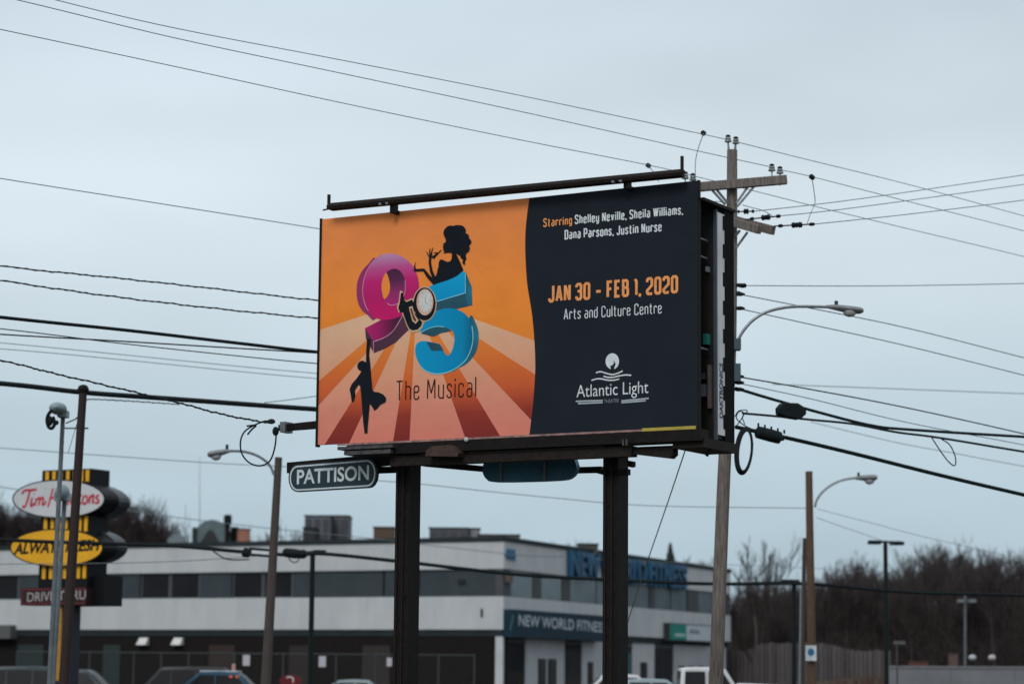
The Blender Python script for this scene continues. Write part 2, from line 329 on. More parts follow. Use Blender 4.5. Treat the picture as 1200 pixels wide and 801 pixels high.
# ------------------------------------------------------------------ BILLBOARD
A_ = P(375, 388, 34.5); B_ = P(818, 356, 31.5)
BF = Frame(A_, B_); BW = BF.L; ZT, ZB = 8.165, 4.885
bb = thing('billboard', BF.a, 'large two-sided steel billboard with orange and navy poster for The Musical, on two black posts', 'billboard', rz=BF.rz, world=False)
def bxz(l): return BF.pts(l)
# posts (H-section) behind the poster
for px in (476.5, 720.5):
    x = BF.xz(px, 640, .55)[0]; m = MB()
    m.box((x - .115, .42, -.3), (x + .115, .445, 4.75)); m.box((x - .115, .695, -.3), (x + .115, .72, 4.75)); m.box((x - .02, .444, -.3), (x + .02, .696, 4.75))
    m.box((x - .115, .444, -.3), (x - .10, .69, 4.75)); m.box((x + .10, .444, -.3), (x + .115, .69, 4.75))
    for zz in (.9, 2.4, 3.9): m.box((x - .06, .405, zz), (x - .03, .421, zz + .04)); m.box((x + .04, .405, zz + .3), (x + .07, .421, zz + .34))
    m.build('post', steel, bb)
    m = MB(); m.box((x - .085, .395, 0), (x - .065, .4195, 4.7)); m.box((x + .02, .395, 0), (x + .035, .4195, 4.7)); m.build('post_rib', steel2, bb)
    m = MB(); m.box((x - .5, .1, -.2), (x + .5, 1.0, .16)); m.build('footing', concrete, bb)
# cabinet behind the poster
m = MB(); m.box((.0, .012, ZB), (BW, .055, ZT)); panel = m.build('poster_backing', steel, bb)
# steel edge trim
m = MB(); m.box((-.03, -.02, ZB - .03), (-.001, .06, ZT + .01)); m.build('edge_trim', steel, bb)
m = MB(); m.box((BW + .001, -.012, ZB - .03), (BW + .018, .05, ZT + .006)); m.build('edge_trim', steel, bb)
# poster base sheets (flat print)
K = -.001
def zf(py): return BF.xz(500, py)[1]
OR = srgb(222, 128, 56)
poster = thing('poster', (0, 0, 0), None, None, world=False); poster.parent = bb
bpy.data.objects.remove(poster)
ORANGE = ramp_mat('print_orange', 2, ZB, ZT, [(0, (.66, .21, .06)), (.45, (.78, .235, .035)), (.6, (.82, .25, .04)), (1, (.79, .25, .08))], bumpy=.42)
LIGHT = ramp_mat('print_pale_rays', 2, ZB, ZB + 1.75, [(0, (.64, .20, .15)), (.25, (.66, .24, .17)), (.6, (.68, .33, .20)), (1, (.70, .44, .28))], bumpy=.42)
DARK = ramp_mat('print_dark_rays', 2, ZB, ZB + 1.75, [(0, (.20, .028, .025)), (.2, (.28, .04, .028)), (.38, (.55, .10, .035)), (.65, (.68, .17, .035)), (1, (.78, .26, .045))], bumpy=.42)
NAVY = mat('print_navy', (.0085, .0125, .020), .6, c2=(.0125, .017, .025), scale=1.3, bump=.5, spec=.10, fac=(.3, .75))
m = MB(); m.add([(0, 0, ZB), (BW, 0, ZB), (BW, 0, ZT), (0, 0, ZT), (0, .011, ZB), (BW, .011, ZB), (BW, .011, ZT), (0, .011, ZT)], [(0, 1, 2, 3), (0, 4, 5, 1), (1, 5, 6, 2), (2, 6, 7, 3), (3, 7, 4, 0)])
poster = m.build('poster', ORANGE, bb)
C0 = BF.xz(488, 349)
def clipz(l): return [(min(max(x, .001), BW - .001), min(max(z, ZB + .001), ZT - .001)) for x, z in l]
m = MB(); m.flat_xz(clipz([C0] + bxz([(376, 386), (360, 392), (360, 530), (500, 530), (634, 530), (640, 445), (640, 404)])), K); m.build('pale_rays', LIGHT, poster)
m = MB()
for w_ in ([(366, 446.5), (366, 475)], [(380.5, 530), (409, 530)], [(460.5, 530), (479.8, 530)], [(545, 530), (586, 530)], [(634, 504), (640, 447)]):
    m.flat_xz(clipz([C0] + bxz(w_)), K * 2)
m.build('dark_rays', DARK, poster)
nv = [(620.4, 232.3), (618, 250), (616, 270), (615.6, 290), (616.4, 312), (618.2, 335), (621, 352), (624, 372), (626.3, 399), (627.4, 425), (626.8, 445), (624.5, 475), (622.5, 492), (620.5, 509.3)]
ed = smoothpts(nv, 3); l = BF.pts(ed)
m = MB(); pts_ = clipz(l + [(BW, ZB), (BW, ZT)]); pts_[0] = (pts_[0][0], ZT - .001); pts_[len(l) - 1] = (pts_[len(l) - 1][0], ZB + .001)
m.flat_xz(pts_, K * 3); m.build('navy_field', NAVY, poster)
# overlapping seams of the printed sheets, under the logos; their sheen is painted paler
for nm, mt, x0, x1, zs in (('sheet_seam', mat('seam_navy_sheen', (.016, .021, .029), .6, spec=.1), BF.xz(628, 372)[0] + .05, BW - .01, (ZT - .78, ZT - 1.62, ZT - 2.45)),):
    for z_ in zs: m = MB(); m.add([(x0, K * 4, z_), (x1, K * 4, z_ + .003), (x1, K * 4, z_ + .011), (x0, K * 4, z_ + .008)], [(0, 1, 2, 3)]); m.build(nm, mt, poster)
# --- 9
def zz_(py, px=460): return BF.xz(px, py)[1]
PINK = ramp_mat('print_pink', 2, zz_(374), zz_(297), [(0, (.55, .012, .13)), (.35, (.45, .016, .13)), (.6, (.50, .02, .16)), (.8, (.48, .08, .26)), (.93, (.46, .20, .38)), (1, (.55, .25, .38))], noise=.03)
PINKD = ramp_mat('print_purple', 2, zz_(357), zz_(315), [(0, (.42, .02, .17)), (.3, (.28, .03, .14)), (.7, (.09, .022, .07)), (1, (.07, .02, .05))], noise=.03)
PINKS = mat('print_pink_side', (.30, .018, .11), .5, c2=(.24, .02, .12), scale=3)
TAIL = ramp_mat('print_pink_tail', 0, BF.xz(428, 385)[0], BF.xz(475, 385)[0], [(0, (.42, .02, .14)), (.3, (.34, .015, .12)), (.7, (.09, .016, .05)), (1, (.05, .015, .035))], noise=.03)
TAILS = mat('print_plum_side', (.085, .018, .05), .5, c2=(.05, .015, .035), scale=3)
HI_P = mat('print_pink_line', (.62, .28, .45), .5)
BLACKP = mat('print_black', (.008, .010, .014), .6, spec=.08)
def shape(l, mt, y, name, sm=0, closed=True, parent=None):
    if sm: l = smoothpts(l, sm, True)
    b = MB(); b.flat_xz(BF.pts(l), y); return b.build(name, mt, parent or poster)
shape([(441, 303), (432, 309), (424, 318), (419, 330), (418, 342), (419.5, 354), (424, 363), (431, 369), (440, 374), (450, 340)], PINKS, K * 4, 'logo_nine_side', 3)
shape([(438, 372), (447, 374.5), (428, 384.3), (429, 396), (438, 400.5), (452, 394.5), (462, 386), (471, 373), (479, 355), (470, 352)], TAIL, K * 4.5, 'logo_nine_tail')
shape([(428, 384.3), (429, 397), (438.3, 413.5), (438, 400)], TAILS, K * 4.7, 'logo_nine_tail_side')
shape([(438, 400), (438.3, 413.5), (452, 408), (464, 401), (474, 391), (484, 382), (473, 369), (462, 386.5), (452, 394.8)], TAILS, K * 4.8, 'logo_nine_tail_side')
shape([(458, 296.8), (469, 299.5), (480, 307), (487.5, 318), (490.8, 331), (491, 345), (488, 357), (478, 366), (462, 373), (447, 374.5), (436, 369), (428.5, 358), (425.3, 345), (425.8, 331), (430, 317), (438, 305), (447, 298.5)], PINK, K * 5, 'logo_nine', 3)
shape([(462, 314.8), (468, 316.5), (472.5, 322), (475, 330), (475, 340), (472, 350), (466, 356), (458, 357.5), (451, 353), (447.5, 344), (447, 334), (450, 324), (455, 317.5)], PINKD, K * 6, 'logo_nine_hole', 3)
shape([(452.8, 319.5), (456, 327), (457.4, 336), (456, 344), (451, 350.5), (448.5, 345), (447.3, 335), (449, 326)], ORANGE, K * 7, 'logo_nine_hole_light', 3)
m = MB()
for l, ww in ((smoothpts([(447, 299), (438, 305.5), (430, 318), (425.8, 333), (425.6, 346), (429, 359), (432, 364)], 3), .9), (smoothpts([(475, 328), (475.2, 340), (472, 350), (466, 356), (458, 357.5), (454, 355)], 3), .8), (smoothpts([(472.5, 369), (462, 386.5), (452, 394.8), (438, 400.3)], 3), 1.0), ([(438, 400), (438.2, 413)], .8)):
    KY[0] += 1; ribbon(m, BF.pts(l), ww * .0118, K * 8 - (KY[0] % 20) * .00002)
m.build('logo_highlight', HI_P, poster)
# --- 5
BLUE = ramp_mat('print_blue', 2, zz_(438, 520), zz_(318, 520), [(0, (.004, .14, .22)), (.12, (.003, .20, .38)), (.3, (.003, .26, .52)), (.6, (.003, .25, .50)), (.8, (.004, .29, .56)), (1, (.01, .34, .60))], noise=.03)
BLUEM = ramp_mat('print_blue_bowl', 0, BF.xz(487, 400)[0], BF.xz(556, 400)[0], [(0, (.004, .28, .52)), (.55, (.003, .24, .47)), (.8, (.003, .22, .42)), (1, (.004, .10, .18))], noise=.03)
TEAL = mat('print_teal', (.008, .09, .13), .5, c2=(.01, .05, .09), scale=2.5)
TEAL2 = mat('print_teal_light', (.006, .16, .25), .5, c2=(.008, .08, .13), scale=2.5)
HI_B = mat('print_cyan_line', (.25, .62, .75), .5)
shape([(545, 317.5), (553, 336), (553.7, 357.5), (528, 363.5), (508, 364), (508, 352), (545, 343)], TEAL, K * 4, 'logo_five_bar_side')
shape([(546, 319), (553, 336), (553.7, 357.5), (548, 358.5), (545.5, 343)], TEAL2, K * 4.2, 'logo_five_bar_end')
shape([(503, 335.5), (534, 323.5), (543, 317.7), (546, 320), (546, 343.5), (512, 353.7), (506, 353)], BLUE, K * 5, 'logo_five_bar')
shape([(551, 370), (556.5, 376), (560.5, 387), (561, 399), (558.5, 411), (553, 420), (545, 427.5), (536, 431.5), (530, 434), (540, 400)], TEAL2, K * 4, 'logo_five_side', 3)
shape([(493, 390), (495.5, 381), (502, 372), (510, 365.5), (519, 361.8), (528, 361), (537, 362.8), (545, 367.5), (551, 375), (554.3, 386), (554.3, 400), (551, 412), (544.5, 423.5), (534, 432), (521, 437), (510, 437.3), (500, 434.5), (492.5, 427.5), (487.8, 418), (486.6, 408), (489.5, 401.5), (496, 399.3), (505, 400.5), (515.5, 403), (518.8, 408), (522, 414.5), (525.5, 416.3), (529.5, 411.5), (532, 403), (532.6, 394), (530, 387.3), (524, 384), (512, 383.5), (502, 386)], BLUEM, K * 5, 'logo_five', 2)
shape([(493.3, 390), (501, 385.5), (511, 382.6), (521, 383.2), (529.5, 387.4), (517, 390), (508.5, 394.2), (500, 392)], TEAL, K * 6, 'logo_five_inner', 2)
shape([(500, 400.5), (507, 401.2), (515.2, 403), (518.5, 407.5), (520, 411), (514, 411), (505.5, 410.8)], TEAL, K * 6, 'logo_five_end')
m = MB()
for l, ww in (([(545.7, 319.8), (545.7, 343.2), (512, 353.3)], .9), (smoothpts([(553.3, 382), (554.6, 392), (553.8, 403), (550, 415), (544, 424), (533, 432.3), (521, 437), (509, 437.6), (499, 434.3), (492, 428)], 3), 1.1), (smoothpts([(493.3, 390), (501, 385.5), (511, 382.4), (521, 383)], 3), .8)):
    KY[0] += 1; ribbon(m, BF.pts(l), ww * .0118, K * 8 - (KY[0] % 20) * .00002)
m.build('logo_highlight', HI_B, poster)
# --- "to" with the clock face
CREAM = mat('print_cream', (.60, .42, .26), .5)
tp = [(470.2, 343), (472.6, 343.3), (474.6, 352), (477, 353.8), (483, 351), (488, 358), (486, 366), (491.5, 373), (495.3, 377.5), (494, 382), (489.8, 386), (483.8, 387.3), (480, 385), (477.6, 380.5), (472.6, 366.3), (469, 366), (467, 360.6), (468.8, 355)]
cc = Vector((481, 366)); shape([tuple(cc + (Vector(p) - cc) * 1.075 + (Vector(p) - cc).normalized() * .6) for p in tp], CREAM, K * 9, 'logo_word_outline')
shape(ellipse(498, 356.2, 14, 20.4), CREAM, K * 9.2, 'logo_word_outline')
shape(tp, BLACKP, K * 10, 'logo_word'); shape(ellipse(498, 356.2, 12.9, 19.3), BLACKP, K * 10.2, 'logo_word')
shape([(479.6, 359.8), (483.8, 358.6), (486.6, 369), (491, 375.2), (487.6, 379.4), (483.6, 376)], CREAM, K * 11, 'logo_word_gap')
shape([(480.8, 361.4), (483, 360.6), (485.4, 369), (488.6, 375), (487, 377), (484.8, 374.5)], mat('print_dark_red', (.16, .02, .01), .5), K * 12, 'logo_word_gap_shade')
ck = shape(ellipse(498.5, 354, 9.9, 15.4), mat('print_clock_rim', (.62, .40, .30), .5), K * 11.5, 'clock_face')
shape(ellipse(499.3, 352.8, 7.9, 13), mat('print_clock_dial', (.62, .62, .60), .5, c2=(.5, .5, .48), scale=9), K * 12.5, 'clock_dial')
m = MB()
for l in ([(498.8, 353.5), (499.8, 346)], [(499.2, 353.5), (501.6, 357)]): KY[0] += 1; ribbon(m, BF.pts(l), .008, K * 13.5 - (KY[0] % 20) * .00002)
for k in range(12):
    an = k * math.pi / 6; ribbon(m, BF.pts([(499.3 + 6.2 * math.cos(an), 352.8 + 10.4 * math.sin(an)), (499.3 + 7 * math.cos(an), 352.8 + 11.8 * math.sin(an))]), .007, K * 13.2 - k * .00001)
m.build('clock_hands', mat('print_grey', (.2, .2, .2), .5), poster)
# --- silhouettes
SIL = mat('print_silhouette', (.0075, .011, .017), .6, spec=.08)
z2 = lambda l: [(480 + x / 13.33, 255 + y / 13.33) for x, y in l]
z3 = lambda l: [(480 + x / 13.33, 300 + y / 13.33) for x, y in l]
hair = z2([(530, 240), (545, 190), (590, 140), (640, 122), (680, 130), (740, 116), (820, 122), (862, 150), (882, 190), (882, 245), (925, 265), (935, 320), (972, 370), (960, 410), (935, 430), (945, 480), (930, 530), (890, 555), (880, 600), (892, 640), (870, 680), (868, 740), (845, 730), (825, 690), (845, 668), (800, 625), (795, 590), (770, 590), (740, 556), (665, 560), (640, 548), (590, 550), (530, 556), (548, 535), (528, 505), (532, 480), (520, 455), (538, 440), (520, 412), (548, 400), (572, 372), (565, 330), (545, 290)])
shape(hair, SIL, K * 9.4, 'woman_silhouette')
torso = z2([(668, 540), (662, 640), (640, 680), (600, 692), (560, 677), (520, 655), (480, 655), (460, 700), (455, 780)]) + z3([(450, 180), (425, 290), (400, 330), (350, 405), (390, 442), (600, 375), (740, 312), (842, 225), (835, 190), (800, 110), (745, -10)]) + z2([(735, 550)])
shape(torso, SIL, K * 9.0, 'woman_silhouette')
m = MB()
def rb(l, ws, y=None):
    KY[0] += 1; l2 = BF.pts(l); ribbon(m, l2, [v * .0118 for v in ws] if isinstance(ws, list) else ws * .0118, (K * 9.6 if y is None else y) - (KY[0] % 30) * .00002)
rb(z3([(400, 430), (300, 320), (225, 215), (100, 222), (75, 150)]), [5, 4.5, 3.2, 3, 1.2])
rb(z3([(90, 215), (78, 170), (98, 100)]), [1.6, 1.3, .6]); rb(z3([(95, 240), (60, 215)]), [1.5, .8])
rb(z3([(410, 400), (345, 240), (320, 100)]) + z2([(330, 600), (345, 560)]), [5, 3.8, 3.2, 3.4, 2.5])
for f_ in ([(325, 620), (300, 590), (268, 530)], [(335, 590), (315, 550), (325, 475)], [(345, 580), (350, 530), (368, 468)], [(350, 620), (400, 590), (440, 550), (385, 552)]): rb(z2(f_), [2.2, 1.5, .7] if len(f_) == 3 else [2.2, 1.6, 1.4, 1])
rb(z2([(375, 640), (430, 575), (500, 505)]), [1.6, 1.6, 1.0])
m.build('woman_silhouette', SIL, poster)
man = [(430.6, 397), (434.6, 397), (433.6, 409), (433, 416), (434.4, 427.5), (435.3, 440), (436.3, 450), (436.5, 456), (438.8, 458.8), (443.8, 459.4), (449.4, 462), (452.8, 466), (452.2, 471), (446, 474), (442.7, 478.3), (438.8, 481), (437.6, 478), (433.7, 472.7), (433, 480.6), (432, 493), (431.3, 500), (431, 507.5), (427.5, 507.5), (427, 502), (425.8, 493), (425, 480.6), (423.6, 463.7), (422.5, 452.5), (420.5, 450.5), (416.3, 457), (416.9, 463.7), (414.6, 471), (412.4, 470.4), (411.8, 464.8), (410, 455.8), (412.4, 450), (418, 443.5), (423, 436.5), (423.5, 434.5), (420.5, 433), (419, 430), (419.4, 426.5), (421.6, 423.4), (425, 422.3), (427.5, 423.4), (429.2, 424.5), (429.4, 416), (429.6, 408)]
shape(man, SIL, K * 9, 'man_silhouette')
# --- wording
WHITEP = mat('print_pale_grey_ink', (.66, .72, .76), .5); ORP = mat('print_orange_ink', (.86, .33, .10), .5); BRN = mat('print_brown_ink', (.018, .008, .007), .6, spec=.08)
m = MB(); stroke_text(m, BF, 'Starring', (637, 266.2), (670.5, 263.2), 10.2, .14, K * 6); m.build('lettering', ORP, poster)
m = MB(); stroke_text(m, BF, 'Shelley Neville, Sheila Williams,', (674, 262.8), (800.5, 251.5), 11.0, .145, K * 6); stroke_text(m, BF, 'Dana Parsons, Justin Nurse', (662, 280.8), (775.5, 271.2), 11.2, .145, K * 6); m.build('lettering', WHITEP, poster)
m = MB(); stroke_text(m, BF, 'JAN 30 - FEB 1, 2020', (643, 354.7), (794.5, 343.3), 20.5, .155, K * 6, gap=.15); m.build('lettering', ORP, poster)
m = MB(); stroke_text(m, BF, 'Arts and Culture Centre', (661, 374.6), (775.5, 367.2), 13, .085, K * 6, gap=.17); m.build('lettering', WHITEP, poster)
m = MB(); stroke_text(m, BF, 'The Musical', (464.5, 469.5), (558, 464.6), 23.5, .062, K * 6, gap=.21); m.build('lettering', BRN, poster)
# --- theatre emblem
m = MB(); font_text(m, BF, 'Atlantic Light', (675.8, 465.4), (760, 460.2), 14.2, K * 6, bold=-.004); m.build('lettering', WHITEP, poster)
m = MB(); font_text(m, BF, 'THEATRE', (708, 472.2), (725.5, 471), 4.2, K * 6, bold=.0); m.build('lettering', mat('print_mid_grey_ink', (.22, .25, .27), .5), poster)
shape(ellipse(717.8, 423.2, 7.9, 9.4), WHITEP, K * 6, 'theatre_emblem')
shape([(716, 433.5), (715.8, 430), (714.8, 428.6), (717.5, 427.8), (719.5, 425.8), (720, 421.8), (720.8, 424.5), (721.8, 426.6), (720.6, 429), (719.4, 433.5)], NAVY, K * 7, 'theatre_emblem')
m = MB()
for l in ([(698.5, 436.6), (704, 435.3), (710, 437), (717, 438.6), (723, 437.6), (730, 434.4)], [(707.5, 440.6), (713, 442), (720, 441.6), (728, 439.8), (734, 439.1), (740, 439.6)], [(693.5, 445.6), (699, 443.8), (705, 443.7), (712, 445.2), (720, 445.2), (726, 443.8)]):
    rb(smoothpts(l, 3), 1.5, K * 6)
m.build('theatre_emblem', WHITEP, poster)
m = MB()
for l in ([(675, 470), (706.5, 469)], [(677.5, 472.6), (706.5, 471.4)], [(728.5, 469.5), (760.5, 466.5)], [(728.5, 471.6), (757, 469.2)]): rb(l, 1.7, K * 6)
m.build('theatre_emblem', mat('print_steel_grey_ink', (.36, .42, .45), .5), poster)
# poster bottom hem: torn pale strip and yellow strip
m = MB(); hx = BF.xz(620, 505)[0]; m.box((.35, -.02, ZB - .028), (BF.xz(753, 500)[0], .0095, ZB - .002)); m.build('bottom_hem', mat('dirty_pink_vinyl', (.36, .2, .18), .7, c2=(.14, .1, .1), scale=12), bb)
m = MB(); m.box((BF.xz(753.3, 500)[0], -.024, ZB - .03), (BF.xz(816, 497)[0], .0095, ZB + .012)); m.build('yellow_strip', mat('yellow_vinyl', (.42, .33, .06), .7), bb)
# top rail
r0 = BF.xz(384, 242.5, -.2); r1 = BF.xz(800, 202.5, -.2)
m = MB(); m.tube([(r0[0], -.2, r0[1]), (r0[0] + .05, -.2, r0[1]), (r1[0], -.2, r1[1])], [.035, .055, .055], 8); m.bar((r0[0] + .05, -.16, r0[1] - .004), (r1[0], -.16, r1[1] - .004), .05, .1); m.build('top_rail', steel2, bb)
for px, ya, yb in ((385.3, 242, 228), (799.3, 204, 183)):
    a = BF.xz(px, ya, -.2); b = BF.xz(px, yb, -.2); m = MB(); m.box((a[0] - .016, -.22, a[1]), (a[0] + .016, -.18, b[1])); m.build('rail_stub', steel2, bb)
m = MB(); m.tube([(r0[0] - .08, -.2, r0[1] - .04), (r0[0] + .1, -.2, r0[1] - .02)], .012, 6); m.build('rail_hook', steel2, bb)
for px in (462, 735.5):
    x = BF.xz(px, 235, -.1)[0]; m = MB(); m.box((x - .028, -.17, ZT - .05), (x + .028, -.035, ZT + .13)); m.box((x - .028, -.035, ZT - .05), (x + .028, .05, ZT + .005)); m.build('rail_bracket', steel, bb)
for px in (445, 453, 718, 727):
    a = BF.xz(px, 240 - (px - 445) * .095, -.26); m = MB(); m.box((a[0] - .02, -.262, a[1] - .0), (a[0] + .02, -.2, a[1] + .03)); m.build('rail_bolt', galv, bb)
# deck beams under the poster
def bquad(l, y, t, name, mt=steel, parent=None):
    b = MB(); b.prism_xz(BF.pts(l, y), y, y + t); return b.build(name, mt, parent or bb)
m = MB(); m.box((BF.xz(412, 517)[0], -.02, ZB - .18), (BW + .05, .22, ZB - .031)); m.build('lower_beam', steel, bb)
m = MB(); m.box((1.2, .05, ZB - .345), (BF.xz(742, 525, .1)[0], .22, ZB - .205)); m.build('lower_beam', steel2, bb)
bquad([(740, 523.5), (788.5, 521.5), (788.5, 532), (784, 536.5), (741, 531.5)], .1, .16, 'cantilever_arm', steel2)
m = MB(); m.box((.42, -.12, ZB - .10), (1.35, .3, ZB - .055)); m.box((.52, -.1, ZB - .175), (1.30, .3, ZB - .12)); m.build('catwalk_grating', mat('worn_grey_steel', (.07, .07, .075), .6, c2=(.03, .03, .032), scale=9), bb)
e = [(498, 534), (500, 527), (506, 522.5), (528, 521), (534, 524), (537.5, 530), (536, 534.5)]
bquad(e, -.12, .3, 'rounded_bracket', mat('brown_rusted_steel', (.06, .032, .024), .7, c2=(.035, .02, .016), scale=14))
bquad([(735, 539), (741, 540), (741, 546), (738, 547), (735, 546)], .38, .1, 'bolt_plate', steel)
bquad([(690, 551.5), (735, 549), (735, 556), (706, 556)], .42, .1, 'bolt_plate', steel)
bquad([(495, 538.5), (600, 549), (704, 546), (704, 553), (600, 555.5), (495, 546)], 1.3, .12, 'rear_brace', steel2)
bquad([(336, 541.5), (470, 529.5), (470, 543), (336, 554)], .48, .14, 'sign_beam', steel)
bquad([(336, 548), (470, 546), (470, 553), (345, 558)], .66, .08, 'sign_beam', steel2)
bquad([(326, 497.5), (373, 492.5), (373, 501), (326, 504.5)], .6, .12, 'outrigger_arm', steel)
bquad([(328, 494), (334, 493.6), (334, 506), (328, 506.4)], .56, .2, 'outrigger_end', galv)
m = MB(); bl = BF.xz(547, 513, -.03); m.ell((bl[0], -.04, bl[1] - .02), .035, .03, .035, 8, 5); m.build('pale_clamp', mat('pale_clamp', (.5, .5, .5), .5), bb)
m = MB()
for px, py in ((730, 517), (734, 517)): a = BF.xz(px, py, -.05); m.box((a[0] - .012, -.05, a[1] - .05), (a[0] + .012, -.015, a[1] + .03))
m.build('beam_clip', mat('worn_grey_steel', (.07, .07, .075)), bb)
# hanging loose strap below the right end
m = MB(); q = [BF.w(*((lambda t: (t[0], .3, t[1]))(BF.xz(a, b, .3)))) for a, b in ((834, 518), (832, 526), (828, 534))]; m.tube([BF.loc(v) for v in q], [.008, .02, .026], 6); m.build('loose_strap', rubber, bb)
# name plates: front one
NAVG = mat('plate_dark_navy', (.012, .028, .036), .5, c2=(.015, .034, .044), scale=3); PLW = mat('plate_pale_grey', (.55, .62, .66), .5)
PY = .40
def pill(x0, y0l, y1l, x1, y0r, y1r, n=10):
    pts = []; rl = (y1l - y0l) / 2; rr = (y1r - y0r) / 2; cl = (x0 + rl * .62, (y0l + y1l) / 2); crr = (x1 - rr * .62, (y0r + y1r) / 2)
    for k in range(n + 1): an = math.pi / 2 + math.pi * k / n; pts.append((cl[0] + rl * .62 * math.cos(an), cl[1] - rl * math.sin(an)))
    for k in range(n + 1): an = -math.pi / 2 + math.pi * k / n; pts.append((crr[0] + rr * .62 * math.cos(an), crr[1] - rr * math.sin(an)))
    return pts
plate = MB(); plate.prism_xz(BF.pts(pill(338, 544, 576, 441.5, 537.2, 571.2), PY), PY, PY + .06); plate = plate.build('name_plate', NAVG, bb)
plate['label'] = 'dark pill-shaped maker plate with pale rim and lettering'
m = MB(); ribbon(m, BF.pts(pill(340.2, 546.2, 573.8, 439.3, 539.6, 568.8), PY - .003), .022, PY - .004, closed=True); m.build('plate_rim', PLW, plate)
m = MB(); a = BF.xz
class OffF:                                   # the same plane shifted back by PY
    def __init__(s, f, y): s.f = f; s.y = y
    def xz(s, px, py): return s.f.xz(px, py, s.y)
font_text(m, OffF(BF, PY), 'PATTISON', (348, 566.6), (432.5, 561.3), 15.8, PY - .005, bold=.022); m.build('plate_lettering', PLW, plate)
# rear name plate seen from behind
RY = 1.0
pr = MB(); pr.prism_xz(BF.pts(smoothpts([(569, 538), (565.5, 546), (566, 555), (571, 562), (580, 564.5), (620, 564), (655, 562.5), (667, 560), (674, 553), (675.5, 545), (672, 536)], 2), RY), RY, RY + .10)
pr = pr.build('name_plate', mat('plate_back_blue', (.045, .18, .29), .4, c2=(.016, .06, .10), scale=1.2, fac=(.3, .7)), bb); pr['label'] = 'back of the rear maker plate, dark blue, hanging under the beams'
m = MB()
for px in (587.5, 638.5): x = BF.xz(px, 550, RY - .01)[0]; m.box((x - .02, RY - .02, BF.xz(px, 563.5, RY)[1]), (x + .015, RY - .001, BF.xz(px, 541, RY)[1]))
m.build('plate_rib', mat('plate_rib_grey', (.16, .18, .2), .5), pr)
m = MB(); x0 = BF.xz(585, 540, RY)[0]; m.box((x0 - .1, RY + .11, ZB - .36), (x0 + .9, RY + .16, ZB - .28)); m.build('plate_hanger', steel, bb)
# rear LED display: cabinet, white end casing with maker's name
XE = 6.05; Y0, Y1, Y2 = .50, .76, 1.06
ZL0, ZL1 = 4.78, 7.86
m = MB(); m.box((XE - 5.9, Y0 + .02, ZL0), (XE - .03, Y2 - .02, ZL1)); m.build('display_cabinet', mat('dark_cabinet', (.010, .009, .009), .6, c2=(.018, .014, .012), scale=4), bb)
m = MB(); m.box((XE - .029, Y0 + .03, ZL0 + .05), (XE, Y1 - .001, ZL1 - .03)); casing = m.build('display_end_casing', mat('dirty_white_casing', (.66, .67, .69), .6, c2=(.48, .48, .49), scale=5, stretch=(1, 1, .3)), bb)
m = MB(); m.box((XE - .04, Y0 - .005, ZL0 - .02), (XE + .004, Y0 + .028, ZL1)); m.build('casing_edge', mat('blue_grey_steel', (.05, .065, .085), .5), bb)
m = MB(); m.box((XE - .029, Y1, ZL0 - .02), (XE + .002, Y2, ZL1 + .06)); m.build('display_face_edge', mat('led_module_black', (.006, .006, .006), .8, spec=.08), bb)
for k in range(8):
    z = ZL0 + .14 + k * .385; m = MB(); m.box((XE + .0005, Y1 - .055, z), (XE + .006, Y1 - .0005, z + .19)); m.build('module_latch', mat('led_module_black', (.008, .008, .009)), bb)
m = MB(); m.box((BW - .3, .06, ZL1 + .045), (XE + .03, Y2, ZL1 + .085)); m.build('cabinet_lid', steel, bb)
m = MB(); m.box((BW - .4, .055, ZL0 - .16), (XE + .03, Y2 + .02, ZL0 - .03)); m.build('lower_beam', steel2, bb)
# struts and fittings in the gap
for k, (y, z0, z1) in enumerate(((.12, ZB, ZT - .25), (.30, ZB, ZT - .3))):
    m = MB(); m.box((BW - .25, y, z0), (BW - .2, y + .05, z1)); m.build('frame_upright', steel2 if k else steel, bb)
for z, l_ in ((7.42, .3), (7.18, .22), (5.95, .2)):
    m = MB(); m.box((XE - .14, .2, z), (XE - .10, Y0 - .05, z + .02)); m.build('frame_strut', galv, bb)
def onface(px0, py0, px1, py1, name, mt, y=.42):
    a = BF.xz(px0, py0, y); b = BF.xz(px1, py1, y)
    # fittings on the cabinet's near face
    m = MB(); m.box((a[0], y, a[1]), (b[0], Y0 + .021, b[1])); return m.build(name, mt, bb)
onface(823.5, 391, 829, 403, 'status_box', mat('green_status_box', (.03, .20, .16), .4))
onface(821.5, 437, 825, 444, 'status_box', mat('green_grey_box', (.05, .09, .085), .5))
onface(820.5, 450, 826.5, 464, 'junction_box', mat('grey_junction_box', (.14, .15, .18), .5))
onface(829, 427, 831.5, 478, 'conduit', mat('brown_conduit', (.12, .085, .08), .6))
onface(826.5, 312, 828.5, 318, 'status_box', mat('pale_grey_fitting', (.25, .26, .28), .5))
# maker's name, read upwards on the casing
vs_, fs_ = font_mesh('DAKTRONICS', .03); x0 = min(v[0] for v in vs_); x1 = max(v[0] for v in vs_); ca = _cap['H']
zb_ = BF.xz(848, 489, .6)[1]; zt_ = zb_ + 65 / 2833 * 32.2
m = MB(); m.add([(XE + .003, Y0 + .19 - v[1] / ca * .10 + .0, zb_ + (v[0] - x0) / (x1 - x0) * (zt_ - zb_)) for v in vs_], fs_); m.build('casing_lettering', mat('lettering_dark_grey', (.05, .05, .055), .6), casing)

